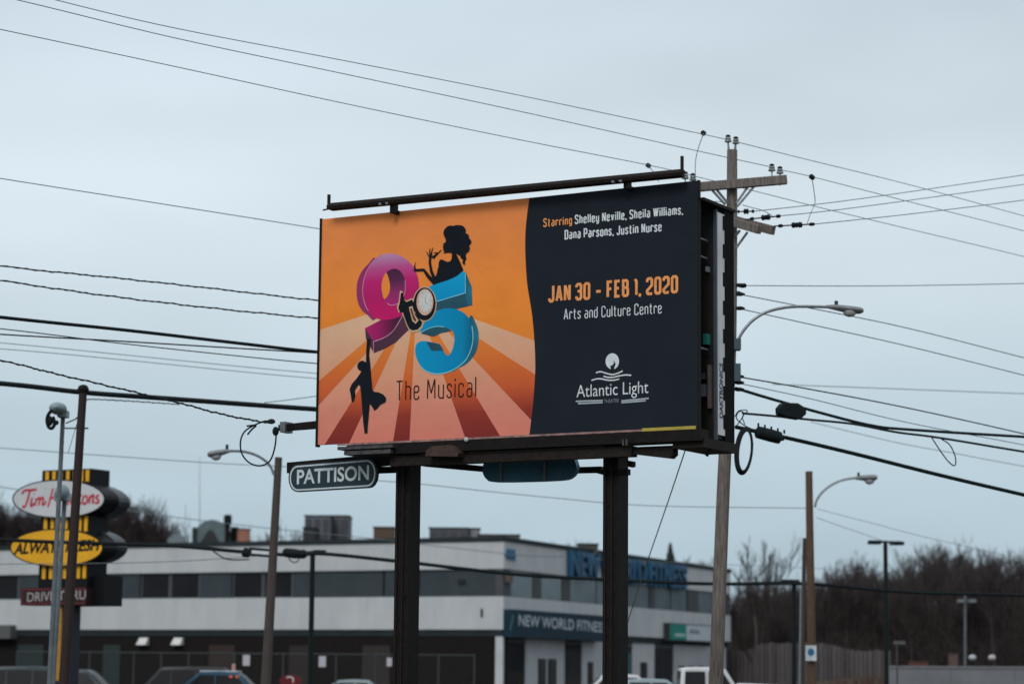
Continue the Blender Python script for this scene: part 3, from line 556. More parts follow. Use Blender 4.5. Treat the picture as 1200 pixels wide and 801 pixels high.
# ------------------------------------------------------------------ poles
def ground_z(x, y): return hgt(x, y)
def pole_line(pt, pb, Y):
    a = P(*pt, Y); b = P(*pb, Y); t = (a.z - hgt(a.x, Y) + .3) / (a.z - b.z); g = a + (b - a) * t; return a, g
def cobra_head(mb, a, d, L=.62, s=1.0):
    """street lamp head from point a pointing along d (roughly horizontal)"""
    d = Vector(d).normalized(); sd_ = d.cross(Vector((0, 0, 1))).normalized(); u_ = sd_.cross(d)
    st = [(0, .035, .035, 0), (.12, .05, .05, .0), (.22, .085, .06, .0), (.45, .14, .075, -.012), (.7, .165, .08, -.02), (.88, .145, .075, -.022), (.97, .09, .055, -.02), (1, .04, .03, -.02)]
    vs = []; sg = 10
    for t, w_, h_, o_ in st:
        c = a + d * (t * L) + u_ * (o_ * s)
        for k in range(sg):
            an = 2 * math.pi * k / sg; vs.append(c + sd_ * (w_ * s * math.cos(an)) + u_ * (h_ * s * math.sin(an)))
    n = len(st); mb.add(vs, [(i * sg + k, i * sg + (k + 1) % sg, (i + 1) * sg + (k + 1) % sg, (i + 1) * sg + k) for i in range(n - 1) for k in range(sg)] + [tuple(range(sg - 1, -1, -1)), tuple((n - 1) * sg + k for k in range(sg))])
    return a + d * (.64 * L) - u_ * (.07 * s), sd_, u_
def lamp_lens(mb, c, r, h, seg=10):
    mb.lathe([(r, 0), (r * .92, -h * .5), (r * .6, -h * .85), (r * .15, -h)], c, (0, 0, 1), seg)
# main utility pole
YP = 41.0
a, g = pole_line((858, 176), (839, 801), YP)
up_ = thing('utility_pole', (g.x, g.y, 0), 'tall weathered wooden utility pole with crossarms and street lamp, right behind the billboard', 'utility pole')
m = MB(); pc = smoothpts([a, P(856.2, 400, YP), P(848.2, 560, YP), P(839, 801, YP), g], 5); m.tube(pc, [.088 + .045 * i / (len(pc) - 1) for i in range(len(pc))], 14); m.build('pole', wood, up_, smooth=True)
axd = (a - g).normalized()
def pp(px, py, dy=0): return P(px, py, YP + dy)
m = MB(); m.bar(pp(797, 221, -.16), pp(922, 210.5, -.16), .11, .155); m.build('crossarm', wood, up_, bevel=.01)
m = MB(); m.bar(pp(852, 258, -.14), pp(890, 269, -.9), .10, .15); m.build('crossarm', wood, up_, bevel=.01)
m = MB(); m.bar(pp(857, 257, .14), pp(906, 270, -.8), .10, .15); m.build('crossarm', wood, up_, bevel=.01)
for q0, q1 in (((833, 221), (850, 240)), ((838, 220), (852, 237)), ((877, 218), (863, 238)), ((885, 217), (864, 242)), ((867, 270), (862, 276)), ((876, 272), (863, 290))):
    m = MB(); m.bar(pp(*q0, -.16), pp(*q1, -.1), .03, .035); m.build('brace', galv, up_)
def pin_insulator(px, py, dy=-.16, h=.16):
    b = pp(px, py, dy); m = MB(); m.lathe([(.012, -.2), (.012, 0)], b, (0, 0, 1), 6); pn = m.build('insulator_pin', galv, up_)
    m = MB(); m.lathe([(.03, 0), (.062, .01), (.062, .035), (.035, .05), (.055, .06), (.05, .08), (.028, .10), (.03, .125)], b, (0, 0, 1), 10); m.build('insulator', porcelain, up_, smooth=True)
    m = MB(); m.lathe([(.04, .09), (.045, .12), (.02, .135)], b, (0, 0, 1), 8); m.build('insulator_cap', rubber, up_)
for q in ((853.2, 167), (862.3, 169)): pin_insulator(*q, dy=0)
for q in ((904.5, 201), (914, 204), (803, 210), (812, 212)): pin_insulator(*q)
m = MB(); m.bar(pp(853, 166), pp(854.5, 178), .03, .04); m.bar(pp(862, 168), pp(860.5, 178), .03, .04); m.build('top_bracket', galv, up_)
# lamp arm and head
pa = [(863, 406), (866, 396), (873, 385), (883, 374.5), (897, 366), (915, 361), (935, 359), (970, 359.5)]
m = MB(); m.tube([pp(x, y, -.25 - .0 * i) for i, (x, y) in enumerate(smoothpts(pa, 3))], .026, 8); m.build('lamp_arm', galv, up_, smooth=True)
m = MB(); m.box(pp(860, 409, -.33), pp(867, 398.5, -.1)); m.build('lamp_bracket', mat('blue_grey_clamp', (.05, .08, .10), .5), up_)
m = MB(); ha = pp(968, 359, -.25); hd = pp(1012, 363, -.25) - ha; lc, _, _ = cobra_head(m, ha, hd, hd.length, .78); hh = m.build('lamp_head', mat('lamp_grey', (.20, .21, .225), .5, c2=(.15, .155, .165), scale=9), up_, smooth=True)
m = MB(); lamp_lens(m, lc + Vector((0, 0, .012)), .12, .10); m.build('lens', mat('lamp_lens', (.42, .44, .46), .2, spec=.5), hh, smooth=True, origin=up_.location)
m = MB(); m.lathe([(.028, 0), (.032, .02), (.032, .06), (.02, .07)], pp(980, 357, -.25), (0, 0, 1), 8); m.build('photocell', mat('photocell_blue', (.03, .05, .08), .5), hh, origin=up_.location)
m = MB(); m.box(pp(857, 446, -.3), pp(865.5, 429, .1)); m.build('junction_box', mat('blue_grey_clamp', (.1, .15, .18)), up_)
m = MB()
for px, py in ((862, 334), (862, 344.5), (862, 361), (861, 441), (861, 448), (861, 456)): m.lathe([(.02, 0), (.035, .04), (.035, .10), (.015, .16)], pp(px, py, -.05), (1, 0, 0), 8)
m.build('cable_clamps', rubber, up_)
# ------------------------------------------------------------------ cables
WG = 'overhead wires strung past the billboard'
def cable(label, pts, Y0, Y1, r, mt=rubber, name='cable', cat='cable', group=WG, wob=0.0, n=8, smooth=True, twist=False):
    q = smoothpts(pts, n) if smooth else pts; x0 = q[0][0]; x1 = q[-1][0]; V_ = []
    for i, (x, y) in enumerate(q):
        t = (x - x0) / (x1 - x0) if abs(x1 - x0) > 1 else i / (len(q) - 1); p = P(x, y, Y0 + (Y1 - Y0) * t)
        if wob: p = p + Vector((0, 0, wob * math.sin(i * 1.3) + wob * .6 * math.sin(i * 2.9 + 1)))
        V_.append(p)
    if q[0][0] < -40: V_.insert(0, V_[0] + (V_[0] - V_[1]).normalized() * 45)      # carry on to the next pole outside the frame
    if q[-1][0] > 1300: V_.append(V_[-1] + (V_[-1] - V_[-2]).normalized() * 35)
    m = MB(); m.tube(V_, r, 6)
    if twist:
        V_ = V_[1:] if q[0][0] < -40 else V_
        tw = []
        for i in range((len(V_) - 1) * 4 + 1):
            k = min(i // 4, len(V_) - 2); t = (i - 4 * k) / 4; p = V_[k].lerp(V_[k + 1], t); tw.append(p + Vector((0, math.cos(i * 1.1), math.sin(i * 1.1))) * r * 1.1)
        m.tube(tw, r * .6, 5)
    o = m.build(name, mt, origin=V_[0], smooth=True); return tag(o, label, cat, group)
def ext(p, q, x):                             # extend the line q->p to pixel column x
    return (x, p[1] + (p[1] - q[1]) / (p[0] - q[0]) * (x - p[0]))
w1 = [(-260, -85), (-60, -33), (65, 0), (200, 32), (400, 70.5), (600, 110), (822, 157), (853, 164)]
cable('topmost thin wire running from upper left to the very top insulators of the tall pole', w1, 30, 41, .0065, wirem)
cable('thin wire leaving the pole-top insulators toward the lower right', [(862, 166), (950, 188), (1060, 215), (1200, 253), (1450, 322)], 41, 50, .0065, wirem)
cable('second thin wire from upper left, passing to the insulators on the crossarm tip', [(-200, -50), (20, 0), (200, 43.5), (400, 86), (600, 128.5), (800, 173), (905, 196)], 30, 41, .0065, wirem)
cable('thin wire descending right from the crossarm-tip insulators', [(914, 199), (951, 207), (1060, 235), (1200, 270.5), (1450, 336)], 41, 50, .0065, wirem)
cable('third thin wire from upper left, vanishing behind the billboard top rail', [(-250, -18), (0, 34.5), (200, 77), (400, 120.5), (600, 162), (760, 193.5), (812, 206)], 30, 41, .0065, wirem)
cable('lowest of the three thin wires descending right from the upper crossarm', [(812, 206), (885, 224), (960, 243), (1060, 267), (1200, 300.5), (1450, 362)], 41, 50, .0065, wirem)
cable('thin wire rising right, uppermost of three from the lower crossarm', [(884, 247.5), (1000, 234), (1200, 205), (1450, 168)], 41, 48, .008, wirem)
cable('thin wire rising right, middle of three from the lower crossarm', [(914, 253), (1000, 243.5), (1200, 216), (1450, 180)], 40.5, 47.5, .008, wirem)
cable('thin wire rising right, lowest of three from the lower crossarm', [(955, 262.5), (1060, 251.5), (1200, 234.5), (1450, 202)], 40.2, 47, .008, wirem)
cable('single thin wire reaching the upper left side of the billboard', [(-250, 169), (0, 209), (200, 240.5), (374, 268), (500, 288)], 36, 44, .008, wirem)
cable('black wrapped wire left of the billboard, upper of the wavy pair', [(-250, 280), (0, 311.5), (130, 325), (250, 338), (374, 352), (520, 365)], 36, 43, .012, rubber, wob=.004, n=10, twist=True)
cable('black wrapped wire left of the billboard, lower of the wavy pair', [(-250, 291), (0, 328.5), (130, 347), (250, 361), (374, 373), (520, 384)], 36, 43, .012, rubber, wob=.005, n=10, twist=True)
cable('thick black cable above the thin group left of the billboard', [(-250, 344), (0, 371.5), (150, 387), (280, 402), (374, 412.5), (520, 425)], 36, 42, .030)
cable('medium black cable crossing just under the thick upper cable, left', [(-250, 375), (0, 391.5), (140, 399.5), (280, 408), (374, 413.5), (520, 423)], 38, 43, .013)
cable('thin dark wire crossing below the thick upper cable, left', [(-250, 360), (0, 385), (140, 402), (280, 417), (374, 426), (520, 439)], 38, 44, .010)
cable('faint thin wire left of the billboard, upper of the faint pair', [(-250, 381), (0, 401.5), (140, 415), (280, 429), (374, 437.5), (520, 450)], 45, 52, .008, wirem)
cable('faint thin wire left of the billboard, lower of the faint pair', [(-250, 392), (0, 408.5), (140, 421), (280, 435), (374, 443.5), (520, 455)], 45, 52, .008, wirem)
cable('twisted black cable sagging across the thick cable to the billboard bracket', [(-200, 375), (0, 421.5), (60, 436.5), (140, 455), (205, 470.5), (260, 485), (310, 494.5), (322, 494)], 38, 35.2, .013, rubber, wob=.004, n=8, twist=True)
cable('thickest black cable, running over the top of the red-brown pole', [(-250, 428), (0, 449), (97, 459.5), (200, 467), (374, 479.5), (520, 488)], 44, 47, .052)
cable('pale chain-like strand fixed to the red-brown pole top', [(101, 470), (106, 467.5), (150, 469.5), (210, 473.5)], 45, 47, .012, mat('pale_strand', (.20, .23, .25), .5), twist=True)
cable('short thin wire rising into the billboard lower left edge', [(310, 471.5), (340, 468), (374, 463.5), (430, 457)], 47, 50, .009, wirem)
cable('long faint wire crossing behind the lamp left of the name plate', [(-250, 507), (0, 524.5), (130, 534), (265, 543), (420, 550)], 60, 66, .011, wirem)
cable('faint wire passing under the billboard between its posts', [(420, 561), (495, 567), (560, 574), (650, 583), (760, 592), (946, 595)], 62, 65, .011, wirem)
cable('nearly level thin wire right of the tall pole', [(874, 334.5), (1000, 335), (1100, 334), (1200, 332), (1450, 326)], 41, 47, .008, wirem)
cable('thin wire sloping down right from above the lamp arm', [(868, 345), (950, 361), (1060, 383.5), (1200, 419), (1450, 484)], 41, 50, .009, wirem)
cable('thin wire sloping down right through the lamp arm', [(864, 361), (950, 380), (1060, 404.5), (1200, 439.5), (1450, 504)], 41, 50, .009, wirem)
cable('dark wire sloping right, first above the splice case', [(864, 441), (950, 456), (1060, 477), (1200, 508), (1450, 566)], 41, 50, .012)
cable('thin wire sloping right between the upper cable and the splice case', [(862, 448), (950, 467), (1060, 494), (1200, 521), (1450, 570)], 41, 52, .008, wirem)
cable('faint level wire far right behind the lamp', [(905, 450), (1000, 453.5), (1200, 461), (1450, 470)], 60, 66, .011, wirem)
cable('faint wire low right, behind the hanging loop', [(950, 494), (1050, 518), (1120, 531), (1200, 546), (1450, 590)], 60, 66, .009, wirem)
cable('thick black cable carrying the hexagonal splice case to the right', [(862, 454.5), (900, 466), (960, 483), (1020, 498), (1065, 503), (1200, 511.5), (1450, 526)], 41, 46, .027)
cable('medium black cable running under the splice case and diverging low right', [(870, 484), (905, 487), (950, 491.5), (1000, 496.5), (1050, 506), (1100, 512.5), (1200, 529), (1450, 570)], 40.8, 46, .021)
cable('heaviest black cable sloping to the lower right edge', [(862, 500), (890, 506), (930, 514.5), (1000, 531), (1100, 556), (1200, 579.5), (1450, 637)], 40.8, 46, .036)
cable('black cable loop hanging from the diverging cables', [(1092, 512.5), (1102, 528), (1112, 541), (1119, 545), (1119.5, 535), (1113, 521), (1103, 514)], 42.4, 42.6, .011, name='cable_loop')
cable('thin grey guy wire slanting below the right post of the board', [(806, 518), (783, 587), (755, 668), (736, 727), (700, 838)], 36, 52, .010, wirem, name='guy_wire', cat='guy wire', smooth=True, n=3)
cable('low heavy black cable crossing in front of the long building', [(-250, 612), (-10, 631), (110, 636), (200, 639), (290, 646.5), (345, 650), (380, 648.5), (470, 657.5), (600, 672), (700, 678), (830, 683.5), (945, 683.5), (1060, 693), (1200, 697), (1450, 705)], 62, 70, .055)
cable('thin sagging wire above the roof of the long building', [(-60, 560), (120, 590), (170, 601), (320, 619), (430, 630), (600, 649), (660, 652)], 90, 100, .017, wirem)
cable('thin slack wire against the left white facade', [(-60, 661), (60, 660), (150, 659), (230, 656), (300, 651)], 64, 66, .012, wirem)
cable('thin wire drooping right from the brown lamp pole, upper', [(958, 596), (1020, 612), (1085, 629), (1200, 655), (1400, 700)], 65, 80, .007, wirem)
cable('thin wire drooping right from the brown lamp pole, lower', [(957, 606), (985, 616), (1020, 628), (1050, 639)], 65, 80, .008, wirem)
cable('faint wire crossing the sky behind the bare trees right', [(700, 655), (850, 661), (945, 665), (1060, 672)], 110, 115, .014, wirem)
# jumpers and fittings (all hang on the wires)
JG = 'jumper wires dropping from the overhead lines'
cable('curved jumper wire left of the pole top', [(824.5, 156), (818, 175), (815, 190), (815, 206)], 40.6, 40.8, .007, wirem, 'jumper_wire', 'wire', JG)
cable('bent jumper wire hanging right of the crossarm tip', [(951.5, 208), (954, 225), (955, 238), (950, 250), (945.5, 263)], 41.2, 40.3, .007, wirem, 'jumper_wire', 'wire', JG)
cable('short jumper beside the billboard corner', [(760, 195), (767, 203), (772, 213)], 40, 40, .007, wirem, 'jumper_wire', 'wire', JG)
cable('short slack jumper below the upper crossarm braces', [(870, 240), (880, 243), (895, 247), (905, 253)], 40.6, 40.6, .007, wirem, 'jumper_wire', 'wire', JG)
cable('small jumper loop behind the billboard corner', [(818, 226), (826, 240), (838, 236), (852, 238)], 40.6, 40.6, .007, wirem, 'jumper_wire', 'wire', JG)
def fitting(px0, py0, px1, py1, Y, prof, label, mt=rubber, name='insulator', cat='insulator', seg=8, group='dead-end insulators on the wires'):
    a = P(px0, py0, Y); b = P(px1, py1, Y); L_ = (b - a).length; m = MB(); m.lathe([(r, h * L_) for r, h in prof], a, b - a, seg)
    return tag(m.build(name, mt, origin=a, smooth=True), label, cat, group)
SP = [(.012, 0), (.012, .1), (.03, .12), (.03, .2), (.012, .22), (.012, .42), (.045, .44), (.05, .5), (.035, .52), (.05, .55), (.035, .58), (.05, .61), (.045, .68), (.012, .70), (.012, .85), (.03, .88), (.03, .97), (.012, 1)]
fitting(862, 248, 884, 247.5, 40.6, SP, 'dark string insulator against the pole, uppermost of three')
fitting(875, 257, 915, 253, 40.3, SP, 'dark string insulator on the middle rising wire')
fitting(907, 265, 955, 262.5, 40, SP, 'dark string insulator farthest out, on the lowest rising wire')
fitting(863, 335, 875, 334.3, 41, [(.01, 0), (.03, .3), (.04, .5), (.04, .9), (.01, 1)], 'small dark insulator at the level thin wire')
fitting(862, 342, 870, 345.5, 41, [(.01, 0), (.035, .3), (.04, .6), (.01, 1)], 'small dark insulator just below the level wire')
fitting(821.5, 154, 827, 158, 40.8, [(.01, 0), (.045, .2), (.045, .8), (.01, 1)], 'dark clamp on the wire left of the pole top', name='wire_clamp', cat='clamp', group='clamps on the overhead wires')
fitting(948.5, 205, 954.5, 210, 41.2, [(.01, 0), (.045, .2), (.045, .8), (.01, 1)], 'dark clamp on the wire right of the crossarm tip', name='wire_clamp', cat='clamp', group='clamps on the overhead wires')
fitting(757, 192, 762.5, 196, 40.6, [(.01, 0), (.04, .2), (.04, .8), (.01, 1)], 'dark clamp on the wire above the top rail', name='wire_clamp', cat='clamp', group='clamps on the overhead wires')
# splice case (hexagonal) and drum
m = MB(); fr = Frame(P(905, 480, 40.9), P(945, 480, 41.1)); m.prism_xz(fr.pts([(911, 478), (916, 472), (933, 472.5), (942, 478), (943, 485), (936, 491.5), (920, 489), (911.5, 485)]), -.09, .11)
o = m.build('splice_case', rubber, bevel=.02, origin=(0, 0, 0)); o.location = fr.a; o.rotation_euler = (0, 0, fr.rz); o.data.transform(Matrix.Identity(4)); tag(o, 'black hexagonal splice case slung on the upper thick cable', 'splice case')
m = MB(); a = P(884, 505, 40.7); b = P(922, 515, 40.9); m.lathe([(.02, 0), (.06, .03), (.105, .06), (.11, .3), (.105, .48), (.05, .51), (.03, .56)], a, b - a, 10)
for k in range(5): q = a.lerp(b, .12 + k * .2) + Vector((0, -.02, .12)); m.box(q - Vector((.015, .015, .03)), q + Vector((.015, .015, .035)))
tag(m.build('splice_case', rubber, origin=a, smooth=True), 'long black cylindrical splice case on the heaviest cable beside the coil', 'splice case')
# coil of cable on the pole
m = MB()
for k in range(4):
    m.tube([P(871.5 + k * .5 + (9.5 - k * .5) * math.cos(t) - 2.2 * math.sin(t), 528 + (27 - k) * math.sin(t), 40.7 - k * .035) for t in [2 * math.pi * i / 32 for i in range(33)]], .022, 6)
m.tube([P(x, y, 40.7) for x, y in smoothpts([(862, 500), (868, 492), (872, 484), (866, 482), (863, 490), (872, 498), (880, 502)], 4)], .01, 5)
m.tube([P(x, y, 40.75) for x, y in smoothpts([(861, 488), (866, 481), (876, 481), (870, 488), (873, 497)], 4)], .009, 5)
tag(m.build('cable_coil', rubber, origin=P(871, 528, 40.7), smooth=True), 'hanging oval coil of black cable on the wooden pole below the billboard', 'cable coil')
# cable loop at the billboard's left outrigger
m = MB(); m.tube([P(x, y, 35.3) for x, y in smoothpts([(320, 495), (311, 493), (298, 498), (287, 505), (282, 516), (283, 530), (291, 541), (304, 545.5), (316, 540), (322, 524), (323.5, 508), (322, 500)], 4)], .013, 6)
m.tube([P(x, y, 35.3) for x, y in smoothpts([(289, 499), (300, 498), (295, 503), (290, 509)], 4)], .014, 6); m.ell(P(318, 493.5, 35.3), .06, .04, .04, 8, 5); m.ell(P(323, 505, 35.3), .05, .05, .07, 8, 5)
tag(m.build('cable_loop', rubber, origin=P(320, 495, 35.3), smooth=True), 'open round loop of cable hanging off the billboard left bracket', 'cable loop')
# splice boxes on the low heavy cable
m = MB(); a = P(293, 647, 63.5); b = P(336, 650.5, 63.5)
m.bar(P(292, 645.6, 63.25), P(319, 648.0, 63.25), .16, .215); sc_ = m.build('splice_case', rubber, origin=a); tag(sc_, 'dark splice case with pale front strip, left of the grey wooden lamp pole', 'splice case')
m = MB(); m.bar(P(295, 646.0, 63.15), P(317.5, 647.9, 63.15), .03, .085); o_ = m.build('pale_strip', mat('pale_grey_sleeve', (.62, .64, .68), .5), origin=a); o_.parent = sc_; o_.location = (0, 0, 0)
for q0, q1, lb in (((284, 645.5), (294, 649), 'dark end knob at the left of the pale sleeve'), ((331, 646.5), (360, 650), 'dark cable splice right of the grey wooden lamp pole')):
    a = P(*q0, 63.4); b = P(*q1, 63.4); L_ = (b - a).length; m = MB(); m.lathe([(.05, 0), (.12, .1 * L_), (.13, .5 * L_), (.10, .9 * L_), (.04, L_)], a, b - a, 8); tag(m.build('splice_case', rubber, origin=a, smooth=True), lb, 'splice case')
cable('slack loop of cable left of the pale sleeve', [(245, 641), (255, 649), (268, 655), (292, 655)], 63.4, 63.4, .02, name='cable_loop')
cable('slack loop of cable under the dark splice', [(338, 650), (340, 656), (346, 658.5), (350, 655), (348, 650)], 63.4, 63.4, .015, name='cable_loop')

# ------------------------------------------------------------------ left poles
def simple_pole(name, top, bot, Y, r0, r1, mt, label, cat, seg=12, group=None):
    a, g = pole_line(top, bot, Y); t = thing(name, (g.x, g.y, hgt(g.x, g.y)), label, cat, group); m = MB(); m.tube([a, a.lerp(g, .5), g], [r0, (r0 + r1) / 2, r1], seg); m.build('pole', mt, t, smooth=True); return t, a, g
t, a, g = simple_pole('utility_pole', (97.5, 455.5), (75, 801), 45, .075, .11, redpole, 'leaning red-brown pole holding up the thickest cable at the left', 'utility pole')
m = MB(); m.lathe([(.10, -.06), (.11, 0), (.08, .06), (.03, .08)], a, (0, 0, 1), 10); m.build('pole_cap', steel, t)
m = MB(); m.tube([P(96, 484, 45), P(88, 491, 45.2), P(77.5, 495.5, 45.5)], .014, 6); m.build('stay', galv, t)
m = MB(); m.bar(P(76, 501.5, 45.4), P(103, 501.5, 45.1), .03, .03); m.build('stay', galv, t)
m = MB(); m.tube([P(93, 487, 45), P(86, 510, 45), P(80, 530, 45)], .006, 5); m.build('wire_tail', rubber, t)
# grey light poles (lamp seen end-on)
t, a, g = simple_pole('street_lamp', (74, 484), (58, 801), 46.5, .043, .052, greypole, 'taller slim grey lamp pole with rounded head and dark hoop, left', 'street lamp', group='slim grey lamp poles in front of the oval signs')
m = MB(); m.ell(P(68, 478.5, 46.3), .17, .3, .12, 12, 8); m.box(P(70.5, 482, 46.6), P(78, 488, 46.3)); hd_ = m.build('lamp_head', mat('pale_blue_grey_paint', (.22, .28, .31), .5), t, smooth=True)
m = MB(); m.tube([P(x, y, 46.1) for x, y in smoothpts([(62, 479), (57, 485), (55, 492), (57, 500), (61, 501.5), (64, 496), (62, 488)], 4)], .035, 6); m.ell(P(66, 495, 46.1), .05, .05, .05, 8, 5); m.ell(P(58.5, 493, 46.1), .06, .05, .1, 8, 5); m.build('hoop', rubber, t, smooth=True)
t, a, g = simple_pole('street_lamp', (76.5, 573), (61.8, 801), 48, .045, .05, greypole, 'shorter slim grey lamp pole whose rounded head covers the white oval sign', 'street lamp', group='slim grey lamp poles in front of the oval signs')
m = MB(); m.ell(P(73, 577, 47.8), .145, .3, .17, 12, 8); m.box(P(66.5, 578, 48), P(80, 586, 47.7)); m.build('lamp_head', mat('pale_blue_grey_paint', (.22, .28, .31), .5), t, smooth=True)

# cobra lamps on poles
def lamp_pole(top, bot, Y, r0, r1, mt, arm, head, label, s=1.0, group='street lamps on wooden poles'):
    t, a, g = simple_pole('street_lamp', top, bot, Y, r0, r1, mt, label, 'street lamp', group=group)
    m = MB(); m.tube([P(x, y, Y - .1) for x, y in smoothpts(arm, 3)], .032, 7); m.build('lamp_arm', galv, t, smooth=True)
    m = MB(); ha = P(*head[0], Y - .1); hd = P(*head[1], Y - .1) - ha; lc, _, _ = cobra_head(m, ha, hd, hd.length, s); hh = m.build('lamp_head', mat('lamp_grey', (.2, .21, .225)), t, smooth=True)
    m = MB(); lamp_lens(m, lc + Vector((0, 0, .02)), .13 * s, .13 * s); m.build('lens', mat('lamp_lens', (.42, .44, .46)), hh, smooth=True, origin=t.location)
    sgn = 1 if head[1][0] > head[0][0] else -1
    m = MB(); m.lathe([(.035, 0), (.035, .1), (.02, .11)], P(head[0][0] + sgn * 4, head[0][1] - 2, Y - .1), (0, 0, 1), 7); m.build('photocell', rubber, hh, origin=t.location)
    return t
lamp_pole((326.5, 535.5), (311.5, 801), 56, .085, .13, woodg, [(321, 556), (317, 546), (309, 538), (298, 532), (284, 528.5), (268, 528)], [(270, 528), (243, 531.5)], 'grey wooden lamp pole left of the maker plate, arm reaching left', 1.0)
lamp_pole((948, 552), (951.5, 801), 65, .095, .13, wood2, [(955, 594), (957.5, 585), (965, 575), (976, 567), (988, 562), (1003, 559.5)], [(1002, 560), (1028, 558)], 'brown wooden lamp pole on the right with white notice, arm reaching right', 1.1)
sg = thing('notice_sign', P(951, 774, 64.7), 'small white notice with blue emblem fixed to the brown lamp pole', 'sign')
fr = Frame(P(944, 765, 64.75), P(957, 765, 64.75)); m = MB(); m.box((0, 0, P(950, 773.5, 64.75).z), (.29, .02, P(950, 755.5, 64.75).z)); o = m.build('board', mat('notice_white', (.5, .55, .58), .6), None, origin=(0, 0, 0))
o.parent = sg; o.location = fr.a - sg.location
m = MB(); zc = P(950, 763.5, 64.7).z; m.flat_xz([(.145 + .09 * math.cos(k * .5236), zc + .1 * math.sin(k * .5236)) for k in range(12)], -.003); o = m.build('emblem', mat('notice_blue', (.02, .13, .28), .6), None, origin=(0, 0, 0)); o.parent = sg; o.location = fr.a - sg.location
t, a, g = simple_pole('stub_pole', (943, 630), (939.5, 801), 66.5, .055, .075, mat('dark_wood_stub', (.05, .042, .038), .9), 'dark short wooden pole standing just left of the brown lamp pole', 'pole')
t, a, g = simple_pole('conduit_pole', (938.5, 688), (937, 801), 64, .03, .03, galv, 'thin pale metal pole beside the brown lamp pole', 'pole')
# flat-head car park lamps
def lot_lamp(top, bot, Y, heads, r, label):
    t, a, g = simple_pole('parking_lamp', top, bot, Y, r, r * 1.15, mat('dark_green_paint', (.007, .012, .013), .6, spec=.12), label, 'car park lamp', seg=8, group='flat-headed car park lamps')
    m = MB(); m.bar(P(heads[0][0] + 4, top[1] + 1.5, Y), P(heads[-1][1] - 4, top[1] + 1.5, Y), .08, .06); m.build('cross_bar', MATS['dark_green_paint'], t)
    for h0, h1, y0, y1 in heads:
        m = MB(); m.box(P(h0, y1, Y + .18), P(h1, y0, Y - .18)); m.build('lamp_head', MATS['dark_green_paint'], t, bevel=.02)
lot_lamp((1037.5, 633), (1039, 801), 84, [(1016.5, 1033, 632.5, 637.5), (1042, 1060, 634, 638.5)], .075, 'twin flat-headed dark car park lamp standing alone before the right-hand woods')
lot_lamp((366.5, 645), (363.5, 801), 72, [(336, 358, 643.5, 648), (368, 381.5, 643.8, 648)], .075, 'twin-headed dark lamp crossing the low cable between the plate and left post')
lot_lamp((930.5, 682), (930.5, 801), 78, [(914.5, 937, 678.5, 685)], .07, 'flat-headed black lamp just left of the brown lamp pole')
t, a, g = simple_pole('parking_lamp', (1131, 697), (1131, 801), 118, .06, .07, mat('pale_grey_paint', (.11, .125, .14), .5), 'far pale grey lamp post against the dark woods at right', 'car park lamp', group='flat-headed car park lamps')
for h0, h1 in ((1121, 1130), (1134, 1144)):
    m = MB(); m.box(P(h0, 705.5, 118.2), P(h1, 701.5, 117.8)); m.build('lamp_head', mat('pale_lamp_shell', (.15, .17, .18), .5), t)
m = MB(); m.bar(P(1124, 703, 118), P(1141, 703, 118), .08, .06); m.build('cross_bar', MATS['pale_grey_paint'], t)

# ------------------------------------------------------------------ coffee shop pylon sign
def dirw(deg): r_ = math.radians(deg); return Vector((math.cos(r_), math.sin(r_), 0))
S0 = P(46, 640, 70); SF = Frame(S0, S0 + dirw(-30) * 3)
ps = thing('pylon_sign', SF.a, 'coffee shop pylon sign with white oval over yellow oval and drive thru box, far left', 'sign', rz=SF.rz, world=False)
blk = mat('sign_black', (.006, .0065, .008), .5, spec=.15); yel = mat('sign_yellow', (.74, .37, .012), .5, c2=(.64, .32, .012), scale=3); redm = mat('sign_red', (.48, .006, .02), .5)
def sx_(px, y=0): return SF.xz(px, 640, y)[0]
def sz_(py, px=70): return SF.xz(px, py)[1]
def spr(l, y, t, name, mt, parent=None): b = MB(); b.prism_xz(SF.pts(l), y, y + t); return b.build(name, mt, parent or ps)
TH = .62
m = MB(); m.box((sx_(46), .02, sz_(706)), (sx_(103), TH + .25, sz_(550))); core = m.build('pylon_core', blk, ps)
stx = [(50.3, 54.3), (58.4, 62.2), (66.5, 70), (74.8, 78.3), (83, 86.6), (91, 94.6), (97.6, 101.6)]
for x0, x1 in stx:
    for ya, yb in ((551.5, 565), (604, 623), (661, 677.5)):
        if yb != 565 and 66 < x0 < 84 and False: continue
        m = MB(); m.box((sx_(x0), .0, sz_(yb)), (sx_(x1), .018, sz_(ya))); m.build('stripe', yel, ps)
ov = spr(ellipse(72, 584.5, 54.5, 22.8, 36), -.12, TH, 'oval_cabinet', blk); ov['label'] = 'upper oval cabinet with white face and red script'
m = MB(); m.flat_xz(SF.pts(ellipse(72, 584.5, 52.8, 21.3, 36)), -.123); m.build('oval_face', mat('sign_white', (.52, .53, .55), .5, c2=(.47, .48, .50), scale=2), ov)
ov2 = spr(ellipse(69.5, 641.5, 55, 22.3, 36), -.12, TH, 'oval_cabinet', blk); ov2['label'] = 'lower oval cabinet with yellow face and black letters'
m = MB(); m.flat_xz(SF.pts(ellipse(69.5, 641.5, 53.2, 20.8, 36)), -.123); m.build('oval_face', yel, ov2)
# rounded backs of the cabinets on the far side
for (cx, cy, rx, ry, p_) in ((87, 586, 55, 23.5, ov), (86, 639, 53, 23, ov2)):
    m = MB(); m.prism_xz(SF.pts(ellipse(cx - 15.5, cy, rx - .8, ry, 30)), TH - .1, TH + .42); m.build('cabinet_back', mat('sign_back_grey', (.045, .055, .062), .4, c2=(.02, .022, .026), scale=1.2), p_)
